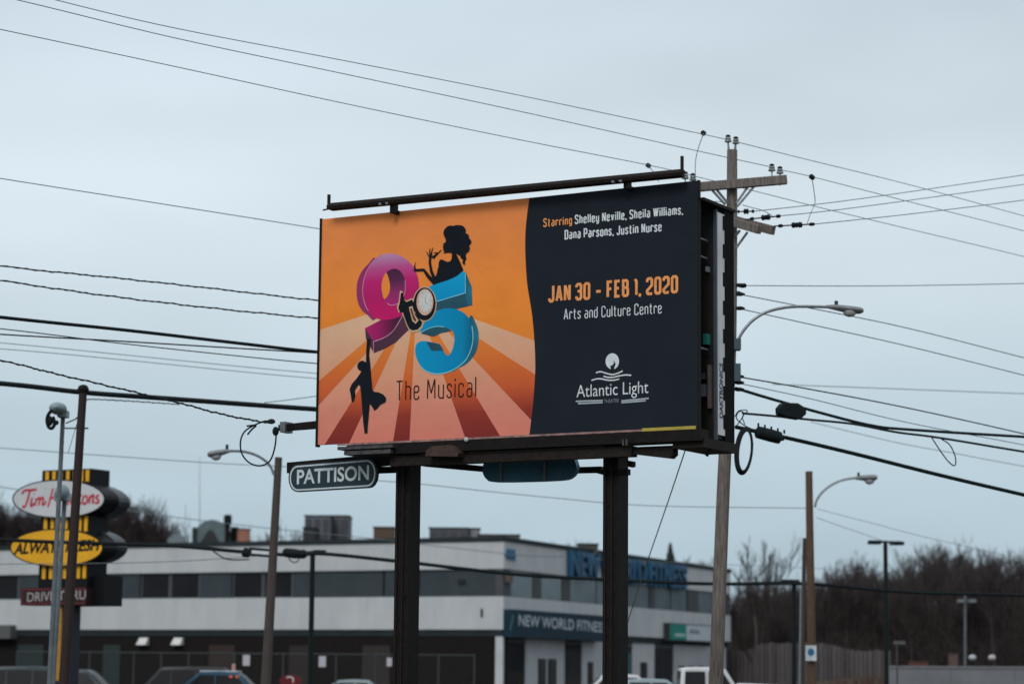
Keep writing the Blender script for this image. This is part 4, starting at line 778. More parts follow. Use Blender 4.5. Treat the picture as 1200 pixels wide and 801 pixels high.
# script lettering
TS = [[(29, 578.5), (33, 574.5), (39, 574.3), (46.5, 573.2)], [(38.5, 575), (36, 585), (33.5, 592), (31, 594.5), (30, 592)], [(41.5, 583), (39.5, 590), (40.5, 593), (43.5, 589)], [(43, 579.3), (43.6, 578.2)],
      [(46, 583.5), (44.5, 592.5)], [(45.5, 587), (49, 583.2), (50, 585), (48.6, 592.2)], [(49.5, 587), (53, 582.8), (54.2, 585), (53, 591), (55.5, 590.5), (57.5, 587)],
      [(65.5, 572), (62.5, 584), (59.5, 594)], [(75, 570.5), (72, 582), (69.5, 593)], [(61, 584.5), (67, 582.5), (73.5, 582)],
      [(80.5, 582.5), (78, 586), (79, 591), (82.5, 590), (84, 585.5), (81.5, 582.3)], [(87.5, 582), (86.5, 591)], [(87, 586), (90, 582), (92, 583)], [(97, 573.5), (94.8, 588), (96.5, 591), (98.5, 588.5)], [(93, 581), (99.5, 580)],
      [(103, 580.5), (100.3, 584.5), (101, 590), (104.3, 589.3), (106, 584), (103.5, 580.2)], [(109, 580.5), (107.8, 589.8)], [(108.5, 584.5), (112, 580), (113.3, 582), (112, 588.5), (114, 588)], [(119.5, 580), (116.5, 581.5), (116.8, 584), (119, 586.5), (118, 589), (114.8, 589)]]
m = MB()
for l in TS: KY[0] += 1; ribbon(m, SF.pts(smoothpts(l, 4)), .062, -.126 - (KY[0] % 30) * .0003)
m.build('script_lettering', redm, ov)
class SO:
    @staticmethod
    def xz(px, py): return SF.xz(px, py)
m = MB(); font_text(m, SO, 'ALWAYS FRESH', (19, 649), (121, 644), 11.8, -.126, bold=.04, shear=.25); m.build('lettering', blk, ov2)
m = MB(); m.box((sx_(28), -.06, sz_(708.5)), (sx_(104), TH, sz_(688))); db = m.build('drive_box', mat('drive_box_dark', (.022, .010, .011), .5), ps); db['label'] = 'dark box with thin red border and pale letters'
m = MB(); fr_ = [(sx_(29.5), sz_(706.6)), (sx_(102.5), sz_(706.6)), (sx_(102.5), sz_(689.8)), (sx_(29.5), sz_(689.8))]; ribbon(m, fr_, .028, -.063, closed=True); m.build('red_border', mat('border_red', (.18, .015, .02), .5), db)
m = MB(); font_text(m, SO, 'DRIVE THRU', (33.5, 704.6), (102, 701.6), 10.6, -.064, bold=.0); m.build('lettering', mat('sign_pale_letter', (.42, .36, .37), .5), db)
m = MB(); m.box((sx_(60), .30, sz_(709)), (sx_(60) + 1.75, TH + .5, sz_(674))); m.build('side_box', blk, ps)
px0, px1 = sx_(69), sx_(79); m = MB(); m.box((px0, .1, -.2), (px1 + .15, .5, sz_(700))); m.build('post', mat('post_dark_blue', (.014, .016, .026), .5), ps)
m = MB(); m.box((sx_(68.8), .06, sz_(797)), (sx_(73.4), .099, sz_(709))); m.build('post_stripe', mat('ochre_paint', (.40, .20, .03), .6), ps)

# ------------------------------------------------------------------ two-storey building
CX, CY = P(590, 700, 115).x, 115
LE = P(0, 700, 128); RE = P(856, 700, 148)
LFw = Frame(Vector((CX, CY, 0)) + (Vector((LE.x, LE.y, 0)) - Vector((CX, CY, 0))) * 1.75, (CX, CY, 0)); RFw = Frame((CX, CY, 0), (RE.x, RE.y, 0))
bd = thing('commercial_building', (CX, CY, 0), 'long two-storey off-white commercial building with grey window band and gym signs', 'building', world=False)
ZP = [0, 3.45, 3.77, 5.33, 6.63, 7.93, 8.15]
def to_bd(fr, mb):
    mb.v = [tuple(fr.w(*v) - Vector((CX, CY, 0))) for v in mb.v]; return mb
DEP = 24.0
class Fc:
    def __init__(s, fr): s.fr = fr
    def x(s, px, py=760): return s.fr.xz(px, py)[0]
    def box(s, x0, x1, y0, y1, z0, z1, name, mt, parent=None, bevel=0):
        m = MB(); m.box((x0, y0, z0), (x1, y1, z1)); to_bd(s.fr, m); return m.build(name, mt, parent or bd, bevel=bevel)
LF, RF = Fc(LFw), Fc(RFw); LL, RL = LFw.L, RFw.L
# solid core from the plan polygon, inset behind facades
ln_, rn_ = LFw.v, RFw.v
c0 = Vector((CX, CY, 0)); l1 = LFw.a; r1 = c0 + RFw.u * RL
back = r1 + LFw.u * -(LL * .9)
def inset(p, d): return p + d
core_pts = [l1 + ln_ * .4, c0 + (ln_ * .4 + rn_ * .4), r1 + rn_ * .4, back, l1 + ln_ * 30]
m = MB(); n5 = len(core_pts); m.add([tuple(p - c0 + Vector((0, 0, 0))) for p in core_pts] + [tuple(p - c0 + Vector((0, 0, 7.85))) for p in core_pts], [tuple(range(n5)), tuple(range(2 * n5 - 1, n5 - 1, -1))] + [(i, (i + 1) % n5, (i + 1) % n5 + n5, i + n5) for i in range(n5)])
m.build('wall', mat('wall_core_grey', (.1, .11, .115), .8), bd)
for F_, L0, L1 in ((LF, 0, LL), (RF, .02, RL)):
    e0 = .0 if F_ is LF else .0
    np_ = round((L1 - L0) / 3.66); pw = (L1 - .002 - L0) / np_
    for i in range(np_):
        for z0, z1 in ((ZP[2], ZP[3]), (ZP[4], ZP[5])): F_.box(L0 + i * pw + .004, L0 + (i + 1) * pw - (.004 if i < np_ - 1 else 0), 0, .45, z0, z1, 'cladding_panel', white_sheet)
    F_.box(L0, L1 + (.0 if F_ is LF else .05), -.06, .5, ZP[5] + .001, ZP[6], 'parapet_cap', trimd)
    F_.box(L0, L1, .08, .45, ZP[1], ZP[2] - .001, 'fascia', trimd)
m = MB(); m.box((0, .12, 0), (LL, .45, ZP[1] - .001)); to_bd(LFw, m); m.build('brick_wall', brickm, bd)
# brick piers and door recesses on the left lower wall
for pa_, pb_, mt in ((244, 274, mat('brown_door', (.032, .022, .019), .8)), (338, 362, mat('brick_pale', (.028, .023, .021), .9)), (424, 456, mat('brown_door2', (.030, .023, .022), .8)), (20, 50, mat('green_shutter', (.018, .03, .03), .7)), (120, 140, mat('green_shutter', (.018, .03, .03)))):
    LF.box(LF.x(pa_), LF.x(pb_), .06, .13, .0, 3.0, 'shutter_door', mt)
# left window band
def window(F_, a, b, z0, z1, glass, frame, yin=.16, mull=None):
    x0, x1 = F_.x(a, 680), F_.x(b, 680); fw = F_.box(x0, x1, yin, .42, z0, z1, 'window', frame)
    F_.box(x0 + .05, x1 - .05, yin - .012, yin - .001, z0 + .05, z1 - .05, 'pane', glass, fw); return fw
frg = mat('window_frame_grey', (.14, .15, .16), .6)
xe = -260
for a_, b_ in ((-258, -220), (-218, -180), (-100, -62), (-60, -22), (-20, 20), (164, 197), (198.5, 232), (271.5, 306), (307.5, 341)): window(LF, a_, b_, ZP[3] + .001, ZP[4] - .001, glassl, frg)
for a_, b_ in ((-430, -259), (-179, -101), (20.5, 123.5), (124.5, 163), (233, 270.5), (342, 448), (449.5, 490), (491, 589)):
    x0, x1 = max(LF.x(a_, 680), 0), LF.x(b_, 680); LF.box(x0, x1 - .03, .12, .42, ZP[3] + .001, ZP[4] - .001, 'spandrel_panel', spandrel)
LF.box(LF.x(535), LF.x(543), .02, .12, 5.95, 6.15, 'wall_fixture', trimd); LF.box(LF.x(563), LF.x(565.5), -.03, 0, 4.35, 4.75, 'wall_fixture', trimd)
# right facade upper band
for a_, b_ in ((600.5, 626), (636, 660), (670, 700), (701, 732), (733, 762), (769, 787), (788, 806), (820, 836), (837, 851)): window(RF, a_, b_, ZP[3] + .001, ZP[4] - .001, glassr, frg, .1)
for a_, b_ in ((590.3, 600), (626.5, 635.5), (660.5, 669.5), (762.5, 768.5), (806.5, 819.5), (851.5, 856)): RF.box(max(RF.x(a_, 680), .03), RF.x(b_, 680), .05, .42, ZP[3] + .001, ZP[4] - .001, 'pier', mat('pier_grey', (.065, .068, .075), .7))
RF.box(RF.x(593, 680), RF.x(598, 680), -.15, .05, 6.0, 6.35, 'wall_lamp', mat('brown_lamp', (.12, .08, .07), .6))
# ground floor shopfronts
RF.box(.02, RL, .20, .45, 0, .35, 'plinth', mat('red_brown_plinth', (.12, .07, .06), .85))
wsid = mat('white_ribbed_siding', (.50, .51, .53), .7, c2=(.42, .43, .45), scale=.6)
def siding(a_, b_):
    x0, x1 = RF.x(a_), RF.x(b_); o = RF.box(x0, x1, .16, .40, .351, 3.44, 'siding_panel', wsid); m = MB(); k = x0 + .25
    while k < x1 - .1: m.box((k - .03, .13, .36), (k + .03, .162, 3.43)); k += .42
    to_bd(RFw, m); m.build('siding_rib', mat('rib_grey', (.36, .37, .39), .7), o)
for a_, b_ in ((584.5, 598), (620, 665), (686, 711), (745, 770), (793, 853.5)): siding(a_, b_) if a_ > 590 else None
RF.box(.01, RF.x(598), .16, .40, .351, 3.44, 'siding_panel', wsid); LF.box(LL - .35, LL - .005, -.02, .12, 0, 3.44, 'siding_panel', wsid)
for a_, b_ in ((598.2, 619.8), (665.2, 685.8), (711.5, 744.8), (770.2, 792.8)):
    fw = RF.box(RF.x(a_), RF.x(b_), .22, .42, .351, 3.44, 'window', mat('shop_window_frame', (.06, .07, .08), .5))
    x0, x1 = RF.x(a_), RF.x(b_); k = max(1, int((x1 - x0) / 1.3)); s_ = (x1 - x0) / k
    for i in range(k): RF.box(x0 + i * s_ + .06, x0 + (i + 1) * s_ - .06, .20, .219, .6, 3.2, 'pane', glassd, fw)
for a_, b_, z0, z1, nm in ((634, 641.5, .1, 2.45, 'door'), (646, 654, .1, 2.45, 'door'), (692, 697, .9, 2.35, 'window'), (753, 759.5, .3, 2.4, 'door'), (799, 804, 1.45, 2.25, 'window'), (809, 814.5, 1.45, 2.25, 'window'), (821, 826, 1.45, 2.25, 'window')):
    RF.box(RF.x(a_), RF.x(b_), .06, .17, z0, z1, nm, mat('dark_shop_opening', (.018, .024, .028), .3, spec=.5))
RF.box(RF.x(733.5), RF.x(743), .17, .20, .5, 1.1, 'poster_panel', mat('orange_brown_panel', (.20, .08, .04), .6))
RF.box(RF.x(733.5), RF.x(743), .17, .195, 1.6, 2.9, 'poster_panel', mat('teal_panel', (.03, .09, .11), .4))
LF.box(max(LF.x(-6, 738), .1), LF.x(19, 738), -.5, .1, 3.3, 4.0, 'wall_unit', mat('dim_grey_unit', (.09, .095, .095), .7))
# gym fascia sign
class OffR:
    def __init__(s, y): s.y = y
    def xz(s, px, py): return RFw.xz(px, py, s.y)
a0, a1 = RFw.xz(591, 712, -.55), RFw.xz(757, 730, -.55)
m = MB(); m.box((.0, -.55, 3.42), (RFw.xz(712, 740, -.55)[0], .0, 4.72)); to_bd(RFw, m); fs = m.build('fascia_sign', mat('sign_teal', (.007, .028, .048), .6, c2=(.006, .023, .040), scale=1, spec=.15), bd)
m = MB(); font_text(m, OffR(-.56), 'NEW WORLD FITNESS', (608, 732.2), (709, 740.5), 12.6, -.56, bold=.004); to_bd(RFw, m); m.build('sign_lettering', mat('sign_pale_letters', (.55, .60, .63), .5), fs)
x_ = RFw.xz(598, 730, -.56)[0]; m = MB(); ribbon(m, [(x_, 3.75), (x_ + .35, 4.45)], .12, -.56); to_bd(RFw, m); m.build('sign_mark', mat('sign_green_mark', (.05, .22, .2), .5), fs)
# big blue roof-line letters, each its own piece
blu = mat('letter_blue', (.006, .07, .15), .45); blus = blu
word = 'NEW WORLD FITNESS'; full, _ = font_mesh(word, .03); X0 = min(v[0] for v in full); X1 = max(v[0] for v in full)
xa, xb = RFw.xz(664, 660)[0], RFw.xz(800.5, 670)[0]; zb0 = RFw.xz(664, 674)[1]; hh_ = RFw.xz(664, 645.5)[1] - zb0
cur = 0
for i, ch in enumerate(word):
    if ch == ' ': continue
    v1, _ = font_mesh(word[:i + 1], .03); e1 = max(v[0] for v in v1); vc, fcs = font_mesh(ch, .03, 0, .5); wch = max(v[0] for v in vc) ; wm = min(v[0] for v in vc)
    m = MB(); m.add([(xa + (e1 - wch + v[0] - X0) / (X1 - X0) * (xb - xa), -.14 - v[2] * .26, zb0 + v[1] / _cap['H'] * hh_) for v in vc], fcs); to_bd(RFw, m); m.build('roof_letter', blu, bd)
m = MB(); font_text(m, OffR(-.02), '444', (591.5, 654), (603.5, 656.3), 12, -.03, depth=.08, bold=.05); to_bd(RFw, m); m.build('street_number', mat('number_blue', (.008, .11, .22), .5), bd)
# green and white bank-style sign
m = MB(); xg0 = RFw.xz(784.5, 740, -.35)[0]; xg1 = RFw.xz(804, 740, -.35)[0]; xg2 = RFw.xz(834, 740, -.35)[0]; m.box((xg0, -.35, 3.62), (xg2 + .4, 0, 4.62)); to_bd(RFw, m); gs = m.build('shop_sign', mat('sign_dark_edge', (.03, .035, .04), .5), bd)
for x0, x1, mt, nm in ((xg0 + .12, xg1, mat('sign_green', (.010, .22, .17), .5), 'green_field'), (xg1 + .005, xg2 + .38, mat('sign_cool_white', (.50, .56, .60), .5), 'white_field')):
    m = MB(); m.box((x0, -.365, 3.7), (x1, -.3505, 4.56)); to_bd(RFw, m); m.build(nm, mt, gs)
m = MB()
for i in range(5): m.box((xg1 + .6 + i * .38, -.37, 4.08), (xg1 + .86 + i * .38, -.366, 4.28 + (.1 if i % 2 else 0)))
to_bd(RFw, m); m.build('sign_marks', mat('mark_grey', (.12, .13, .15), .5), gs)
m = MB(); m.box((xg0 + .9, -.37, 3.88), (xg1 - .25, -.366, 4.05)); to_bd(RFw, m); m.build('sign_marks', mat('mark_pale', (.4, .55, .52), .5), gs)
# wall lamps on the left lower wall
for px in (168, 208.5):
    x = LF.x(px, 748); m = MB(); m.add([(x - .28, -.25, 3.0), (x + .28, -.25, 3.0), (x + .28, .1, 3.0), (x - .28, .1, 3.0), (x - .2, -.05, 3.36), (x + .32, -.05, 3.36), (x + .28, .1, 3.36), (x - .28, .1, 3.36)], [(0, 3, 2, 1), (4, 5, 6, 7), (0, 1, 5, 4), (1, 2, 6, 5), (2, 3, 7, 6), (3, 0, 4, 7)]); to_bd(LFw, m); m.build('wall_lamp', mat('white_lamp_hood', (.62, .62, .62), .5), bd)
# rooftop units: lifted-off things
def roof_box(px0, py0, px1, py1, Y, d, mt, name, label, cat='rooftop unit', louv=0, group='units on the flat roof'):
    a = P(px0, py1, Y); b = P(px1, py0, Y); t = thing(name, (a.x, Y, 7.85), label, cat, group); z0 = min(a.z, 7.86)
    m = MB(); m.box((a.x, Y, z0), (b.x, Y + d, b.z)); bx = m.build('casing', mt, t, bevel=.03)
    for k in range(louv):
        xx = a.x + (b.x - a.x) * (k + .5) / louv; m = MB(); m.box((xx - (b.x - a.x) / louv * .32, Y - .025, a.z + .1), (xx + (b.x - a.x) / louv * .32, Y - .001, b.z - .15)); m.build('louvre', mat('louvre_dark', (.05, .055, .065), .6), t)
    m = MB(); m.box((a.x - .04, Y - .04, b.z + .001), (b.x + .04, Y + d + .04, b.z + .06)); m.build('lid', trimd, t)
    return t, a, b
t, a, b = roof_box(356.5, 604.5, 387, 632, 128, 2.5, mat('hvac_grey', (.12, .13, .16), .6, c2=(.08, .085, .1), scale=1), 'air_handler', 'large grey rooftop air unit, tallest on the left roof', louv=3)
roof_box(387.5, 604.5, 409, 632, 129.5, 2.5, mat('hvac_grey_dark', (.10, .10, .11), .6, c2=(.05, .05, .055), scale=1), 'air_handler', 'grey louvred unit joined right of the large rooftop air unit', louv=2)
roof_box(355, 618.5, 370, 631, 127, 1, mat('duct_black', (.02, .02, .022), .6), 'duct_box', 'small black duct box in front of the large rooftop air unit')
roof_box(437.5, 618, 462, 631, 128, 2, mat('rust_brown_unit', (.09, .055, .04), .7), 'air_handler', 'brown rooftop unit beside the left billboard post', louv=0)
roof_box(503, 619, 549, 629.5, 124, 2, mat('hvac_slate', (.075, .075, .09), .6), 'air_handler', 'low wide slate-grey rooftop unit right of the left billboard post', louv=4)
roof_box(549.5, 619.5, 562, 629, 124.4, 1.5, mat('hvac_pale', (.2, .21, .23), .6), 'air_handler', 'small pale rooftop box beside the low wide unit', louv=0)
roof_box(560, 627, 609, 633, 122, 2, mat('roof_hatch_buff', (.12, .105, .09), .7), 'roof_curb', 'low buff kerb box near the building corner', louv=0)
roof_box(678, 637.5, 701, 646, 126, 1.6, mat('roof_box_dark', (.05, .055, .055), .6), 'roof_curb', 'small dark box above the right facade beside the right post', louv=0)
# left roof cluster: vent hood, chimney, red box
t = thing('roof_vent', P(250, 632, 150), 'domed grey-green vent hood on the roof at the left', 'roof vent')
m = MB(); c = P(248, 632, 150); pr_ = [(c.x + 1.05 * math.cos(k * math.pi / 10) * 1.1, c.z + 1.25 * math.sin(k * math.pi / 10)) for k in range(11)]
m.prism_xz([(x, z) for x, z in pr_] , 150, 151.6); m.box((c.x - 1.15, 150, c.z - 2.2), (c.x + 1.15, 151.6, c.z - .001)); m.build('hood', mat('vent_grey_green', (.10, .14, .15), .55, c2=(.07, .1, .11), scale=2), t)
m = MB(); m.box((c.x - 1.2, 149.8, c.z - .1), (c.x - .95, 150.2, c.z + .75)); m.build('hood_edge', trimd, t)
m = MB(); m.prism_xz([(c.x - .7, c.z - .2), (c.x - .2, c.z + .6), (c.x + .1, c.z + .55), (c.x + .5, c.z - .2)], 149.94, 149.999); m.build('opening', mat('duct_black', (.02, .02, .022)), t)
t = thing('chimney', P(267, 632, 150), 'slim dark chimney pipe with wider cap beside the domed vent', 'chimney'); m = MB(); c = P(267, 605, 150); m.tube([(c.x, 150, c.z - 3), (c.x, 150, c.z)], .16, 8); m.build('pipe', steel, t); m = MB(); m.lathe([(.24, -.5), (.26, 0), (.2, .12)], c, (0, 0, 1), 8); m.build('cap', steel, t)
roof_box(278, 620, 291.5, 634, 150, 1, mat('salmon_brick', (.30, .13, .09), .8), 'brick_stack', 'salmon-red box behind the roof edge at the left', 'roof box')
roof_box(270, 618, 277.5, 634, 150.5, 1, steel, 'duct_box', 'black duct box left of the salmon-red box', 'roof box')
t = thing('roof_box', P(205, 632, 152), 'small pale blue-grey vent just left of the domed vent hood', 'roof vent'); m = MB(); c = P(206, 634, 152); m.prism_xz([(c.x - .6, c.z - 2), (c.x - .5, c.z + .2), (c.x, c.z + .5), (c.x + .45, c.z + .35), (c.x + .6, c.z - 2)], 152, 153); m.build('hood', mat('vent_pale', (.16, .2, .22), .5), t)
for px, yt, lb in ((234, 535, 'tall hair-thin antenna mast above the left roof'), (217.5, 590, 'short hair-thin antenna mast above the left roof')):
    a = P(px, yt, 150); b = P(px, 640, 150); m = MB(); m.tube([a, b], [.012, .03], 6); tag(m.build('antenna', galv, origin=b), lb, 'antenna')

# ------------------------------------------------------------------ chain-link fence before the left facade
FA, FB = P(20, 780, 98), P(556, 783, 96); FF = Frame(FA, FB)
fe = thing('chain_link_fence', FF.a, 'dim chain-link fence with notices in front of the brick ground floor', 'fence', rz=FF.rz, world=False); FH = 2.40
gf = mat('dull_fence_steel', (.035, .042, .046), .6)
m = MB(); m.tube([(0, 0, FH), (FF.L, 0, FH)], .03, 6); m.build('top_rail', gf, fe)
for px in (20, 62, 105, 157, 189, 221, 275, 332, 394, 440, 480, 514, 556):
    x = FF.xz(px, 770)[0]; m = MB(); m.tube([(x, 0, -.1), (x, 0, FH + .05)], .035, 6); m.build('fence_post', gf, fe)
m = MB(); k = 0
while k < FF.L + FH:
    x0, z0 = k, 0; x1, z1 = k - FH, FH
    if x1 < 0: z1 = z0 + k; x1 = 0
    if x0 > FF.L: z0 = x0 - FF.L; x0 = FF.L
    m.add([(x0, 0, z0 - .003), (x1, 0, z1 - .003), (x1, 0, z1 + .003), (x0, 0, z0 + .003)], [(0, 1, 2, 3)])
    m.add([(FF.L - x0, .01, z0 - .003), (FF.L - x1, .01, z1 - .003), (FF.L - x1, .01, z1 + .003), (FF.L - x0, .01, z0 + .003)], [(0, 1, 2, 3)]); k += .16
o = m.build('mesh', gf, fe, fixn=False); o['kind'] = 'stuff'
for px, py, ww, h_, lb, mt in ((289, 773, .28, .42, 'left pale notice', 'np'), (378, 774.5, .28, .42, 'middle pale notice', 'np'), (84.5, 770.5, .12, .40, 'narrow pale notice', 'np'), (456.5, 775, .2, .34, 'curled pale notice', 'np')):
    x, z = FF.xz(px, py); m = MB(); m.box((x - ww / 2, -.06, z - h_ / 2), (x + ww / 2, -.04, z + h_ / 2)); o = m.build('notice', mat('notice_pale', (.38, .40, .47), .6, c2=(.45, .40, .40), scale=3), fe); o['label'] = lb
# red rounded sign with white hooked mark
t = thing('red_sign', P(340, 801, 80), 'small red rounded sign with white curved mark at the bottom edge', 'sign'); c = P(340, 796, 80); m = MB(); m.prism_xz([(c.x + .36 * math.cos(k * math.pi / 8) * (1 if abs(math.cos(k * math.pi / 8)) > .5 else 1.1), c.z - .03 + .2 * math.sin(k * math.pi / 8)) for k in range(16)], 80, 80.08); m.build('plate', mat('sign_deep_red', (.12, .008, .012), .5), t)
m = MB(); ribbon(m, smoothpts([(c.x - .12, c.z + .08), (c.x + .02, c.z + .1), (c.x + .1, c.z + .04), (c.x + .09, c.z - .08)], 3), .045, 79.99); m.build('mark', mat('mark_white', (.6, .55, .55), .5), t); m = MB(); m.tube([(c.x, 80.04, 0), (c.x, 80.04, c.z - .2)], .03, 6); m.build('post', galv, t)

# ------------------------------------------------------------------ vehicles
def car(name, px, Y, facing, body, glass=glassl, kind='sedan', label='', cat='car', L_=4.5, H_=1.45, rot=0, trim=None, group='vehicles parked along the bottom of the scene'):
    p = P(px, 790, Y); t = thing(name, (p.x, Y, hgt(p.x, Y)), label, cat, group, rz=(math.pi if facing < 0 else 0) + rot, world=False); hw = .88
    h = H_ / 2
    if kind == 'sedan': low = [(-h * 0 - L_ / 2, .35), (-L_ / 2, .8), (-L_ * .47, .92), (-L_ * .22, .97), (L_ * .22, .93), (L_ * .42, .80), (L_ / 2, .66), (L_ / 2, .32)]; cab = [(-L_ * .36, .93), (-L_ * .20, H_ - .04), (-L_ * .08, H_), (L_ * .06, H_ - .03), (L_ * .25, .91)]; fen = [(-L_ * .30, -L_ * .055), (-L_ * .045, L_ * .17)]
    elif kind == 'suv': low = [(-L_ / 2, .4), (-L_ / 2, 1.0), (-L_ * .47, 1.08), (L_ * .20, 1.05), (L_ * .44, .95), (L_ / 2, .78), (L_ / 2, .38)]; cab = [(-L_ * .48, 1.05), (-L_ * .42, H_ - .03), (-L_ * .2, H_), (L_ * .05, H_ - .02), (L_ * .09, H_ - .08), (L_ * .23, 1.03)]; fen = [(-L_ * .43, -L_ * .20), (-L_ * .19, -L_ * .01), (0, L_ * .16)]
    else: low = [(-L_ / 2, .5), (-L_ / 2, 1.12), (-L_ * .1, 1.16), (L_ * .12, 1.22), (L_ * .19, 1.46), (L_ * .40, 1.42), (L_ * .47, 1.32), (L_ / 2, 1.0), (L_ / 2, .45)]; cab = [(-L_ * .17, 1.1), (-L_ * .155, H_ - .03), (-L_ * .1, H_), (L_ * .07, H_), (L_ * .10, H_ - .06), (L_ * .19, 1.15)]; fen = [(-L_ * .14, -L_ * .02), (0, L_ * .12)]
    m = MB(); m.prism_xz(low, -hw, hw); m.build('body', body, t, bevel=.07, smooth=False)
    m = MB(); n = len(cab); ins = .17
    m.add([(x, -hw + (.02 if z < 1.15 else ins), z) for x, z in cab] + [(x, hw - (.02 if z < 1.15 else ins), z) for x, z in cab], [tuple(range(n)), tuple(range(2 * n - 1, n - 1, -1))] + [(i, (i + 1) % n, (i + 1) % n + n, i + n) for i in range(n)])
    cb = m.build('cabin', body, t, bevel=.05)
    zb = max(.98, low[3][1] + .02) if kind != 'pickup' else 1.18; zt = H_ - .13
    def edge(z, left):
        P_ = cab[:2] if left else cab[-2:]; (xa_, za_), (xb_, zb_) = P_; return xa_ + (xb_ - xa_) * (z - za_) / (zb_ - za_)
    for i, (x0, x1) in enumerate(fen):
        q = [(x0, zb), (x1, zb), (x1, zt), (x0, zt)]
        if i == 0: q[0] = (edge(zb, True) + .14, zb); q[3] = (max(edge(zt, True) + .12, cab[1][0] + .05), zt)
        if i == len(fen) - 1: q[1] = (edge(zb, False) - .16, zb); q[2] = (min(edge(zt, False) - .14, cab[-2][0] - .03), zt)
        f_ = lambda z: hw - (.02 + (ins - .02) * max(0, min(1, (z - cab[0][1]) / (cab[1][1] - cab[0][1])))) + .012
        for sgn in (-1, 1):
            m = MB(); m.add([(x, sgn * f_(z), z) for x, z in q] + [(x, sgn * (f_(z) - .06), z) for x, z in q], [(0, 1, 2, 3), (7, 6, 5, 4), (0, 4, 5, 1), (1, 5, 6, 2), (2, 6, 7, 3), (3, 7, 4, 0)]); m.build('side_window', glass, t)
    for (xa_, za_), (xb_, zb_), nm in ((cab[-1], cab[-2], 'windscreen'), (cab[0], cab[1], 'rear_window')):
        dx = .025 if nm == 'windscreen' else -.025; p0 = (xa_ + (xb_ - xa_) * .12 + dx, za_ + (zb_ - za_) * .12 + .012); p1 = (xa_ + (xb_ - xa_) * .88 + dx, za_ + (zb_ - za_) * .88 + .012)
        m = MB(); m.add([(p0[0], -hw + .12, p0[1]), (p0[0], hw - .12, p0[1]), (p1[0], hw - ins - .07, p1[1]), (p1[0], -hw + ins + .07, p1[1])], [(0, 1, 2, 3)]); m.build(nm, glass, t)
    for wx in (-L_ * .31, L_ * .32):
        for sgn in (-1, 1):
            m = MB(); m.lathe([(.2, 0), (.30, 0), (.335, .03), (.335, .19), (.30, .22), (.2, .22)], (wx, sgn * (hw + .02) - (.22 if sgn > 0 else 0), .335), (0, 1, 0), 16); wh = m.build('wheel', rubberb, t, smooth=True)
            m = MB(); m.lathe([(.05, 0), (.19, .01), (.205, .0), (.205, .235), (.19, .225), (.05, .235)], (wx, sgn * (hw + .02) - (.2275 if sgn > 0 else .0075), .335), (0, 1, 0), 12); m.build('rim', galv, wh)
    for sgn in (-1, 1):
        m = MB(); m.box((L_ / 2 - .06, sgn * .62 - .16, low[-2][1] - .14), (L_ / 2 + .012, sgn * .62 + .16, low[-2][1] - .01)); m.build('headlight', mat('headlight', (.5, .52, .55), .2), t)
        m = MB(); m.box((-L_ / 2 - .012, sgn * .7 - .12, .72), (-L_ / 2 + .05, sgn * .7 + .12, .9)); m.build('tail_light', mat('tail_light', (.35, .02, .02), .3), t)
        m = MB(); m.box((L_ * .17, sgn * (hw + .09) - .06, 1.0), (L_ * .21, sgn * (hw + .09) + .06, 1.12)); m.build('door_mirror', body, t)
    return t
def paintm(n, c): return mat(n, c, .4, .1, c2=tuple(v * .85 for v in c), scale=2, spec=.3)
pt_teal = paintm('paint_dark_teal', (.014, .030, .037)); pt_grey = paintm('paint_grey', (.035, .045, .052)); pt_dk = paintm('paint_black_green', (.010, .015, .016)); pt_blue = paintm('paint_blue', (.010, .06, .11)); pt_wh = paintm('paint_white', (.52, .54, .56)); pt_silver = paintm('paint_silver_blue', (.24, .30, .33))
car('parked_car', 12, 82, -1, pt_teal, kind='suv', label='dark teal sport utility car cut by the left picture edge', L_=4.6, H_=1.80)
car('parked_car', 96, 88, 1, pt_grey, kind='suv', label='grey car with pale roof right of the yellow-striped sign post', L_=4.2, H_=1.72)
car('parked_car', 203, 92, -1, pt_dk, kind='suv', label='dark sport utility car below the two white wall lamps', L_=4.7, H_=1.85)
tb = car('parked_car', 247, 78, -1, pt_blue, kind='sedan', label='blue car with whitish roof and small pink roof marker', L_=4.6, H_=1.69)
m = MB(); m.box((-.92, -.6, 1.66), (.28, .6, 1.705)); m.build('roof_panel', pt_wh, tb, bevel=.01)
m = MB(); m.lathe([(.06, 0), (.06, .18), (.04, .22)], (-.75, .2, 1.70), (0, 0, 1), 8); m.build('roof_marker', mat('marker_pink', (.45, .25, .25), .5), tb)
for xm in (-.98, -.78): m = MB(); m.box((xm, .72, 1.48), (xm + .10, .80, 1.56)); m.build('side_marker', mat('marker_orange', (.8, .2, .12), .4), tb)
car('parked_car', 424, 98, 1, pt_silver, kind='sedan', label='silver-blue car barely showing at the bottom between lamp and left post', L_=4.4, H_=1.42)
car('parked_car', 716, 84, -1, pt_wh, kind='sedan', label='white rounded car half hidden behind the right billboard post', L_=4.5, H_=1.72)
car('parked_car', 770, 76, 1, pt_silver, kind='sedan', label='pale silver-green car just right of the right billboard post', L_=4.5, H_=1.58)
car('pickup_truck', 828, 74, 1, paintm('paint_bright_white', (.6, .61, .62)), kind='pickup', label='white pickup truck at the foot of the wooden utility pole', cat='pickup truck', L_=5.2, H_=1.93)

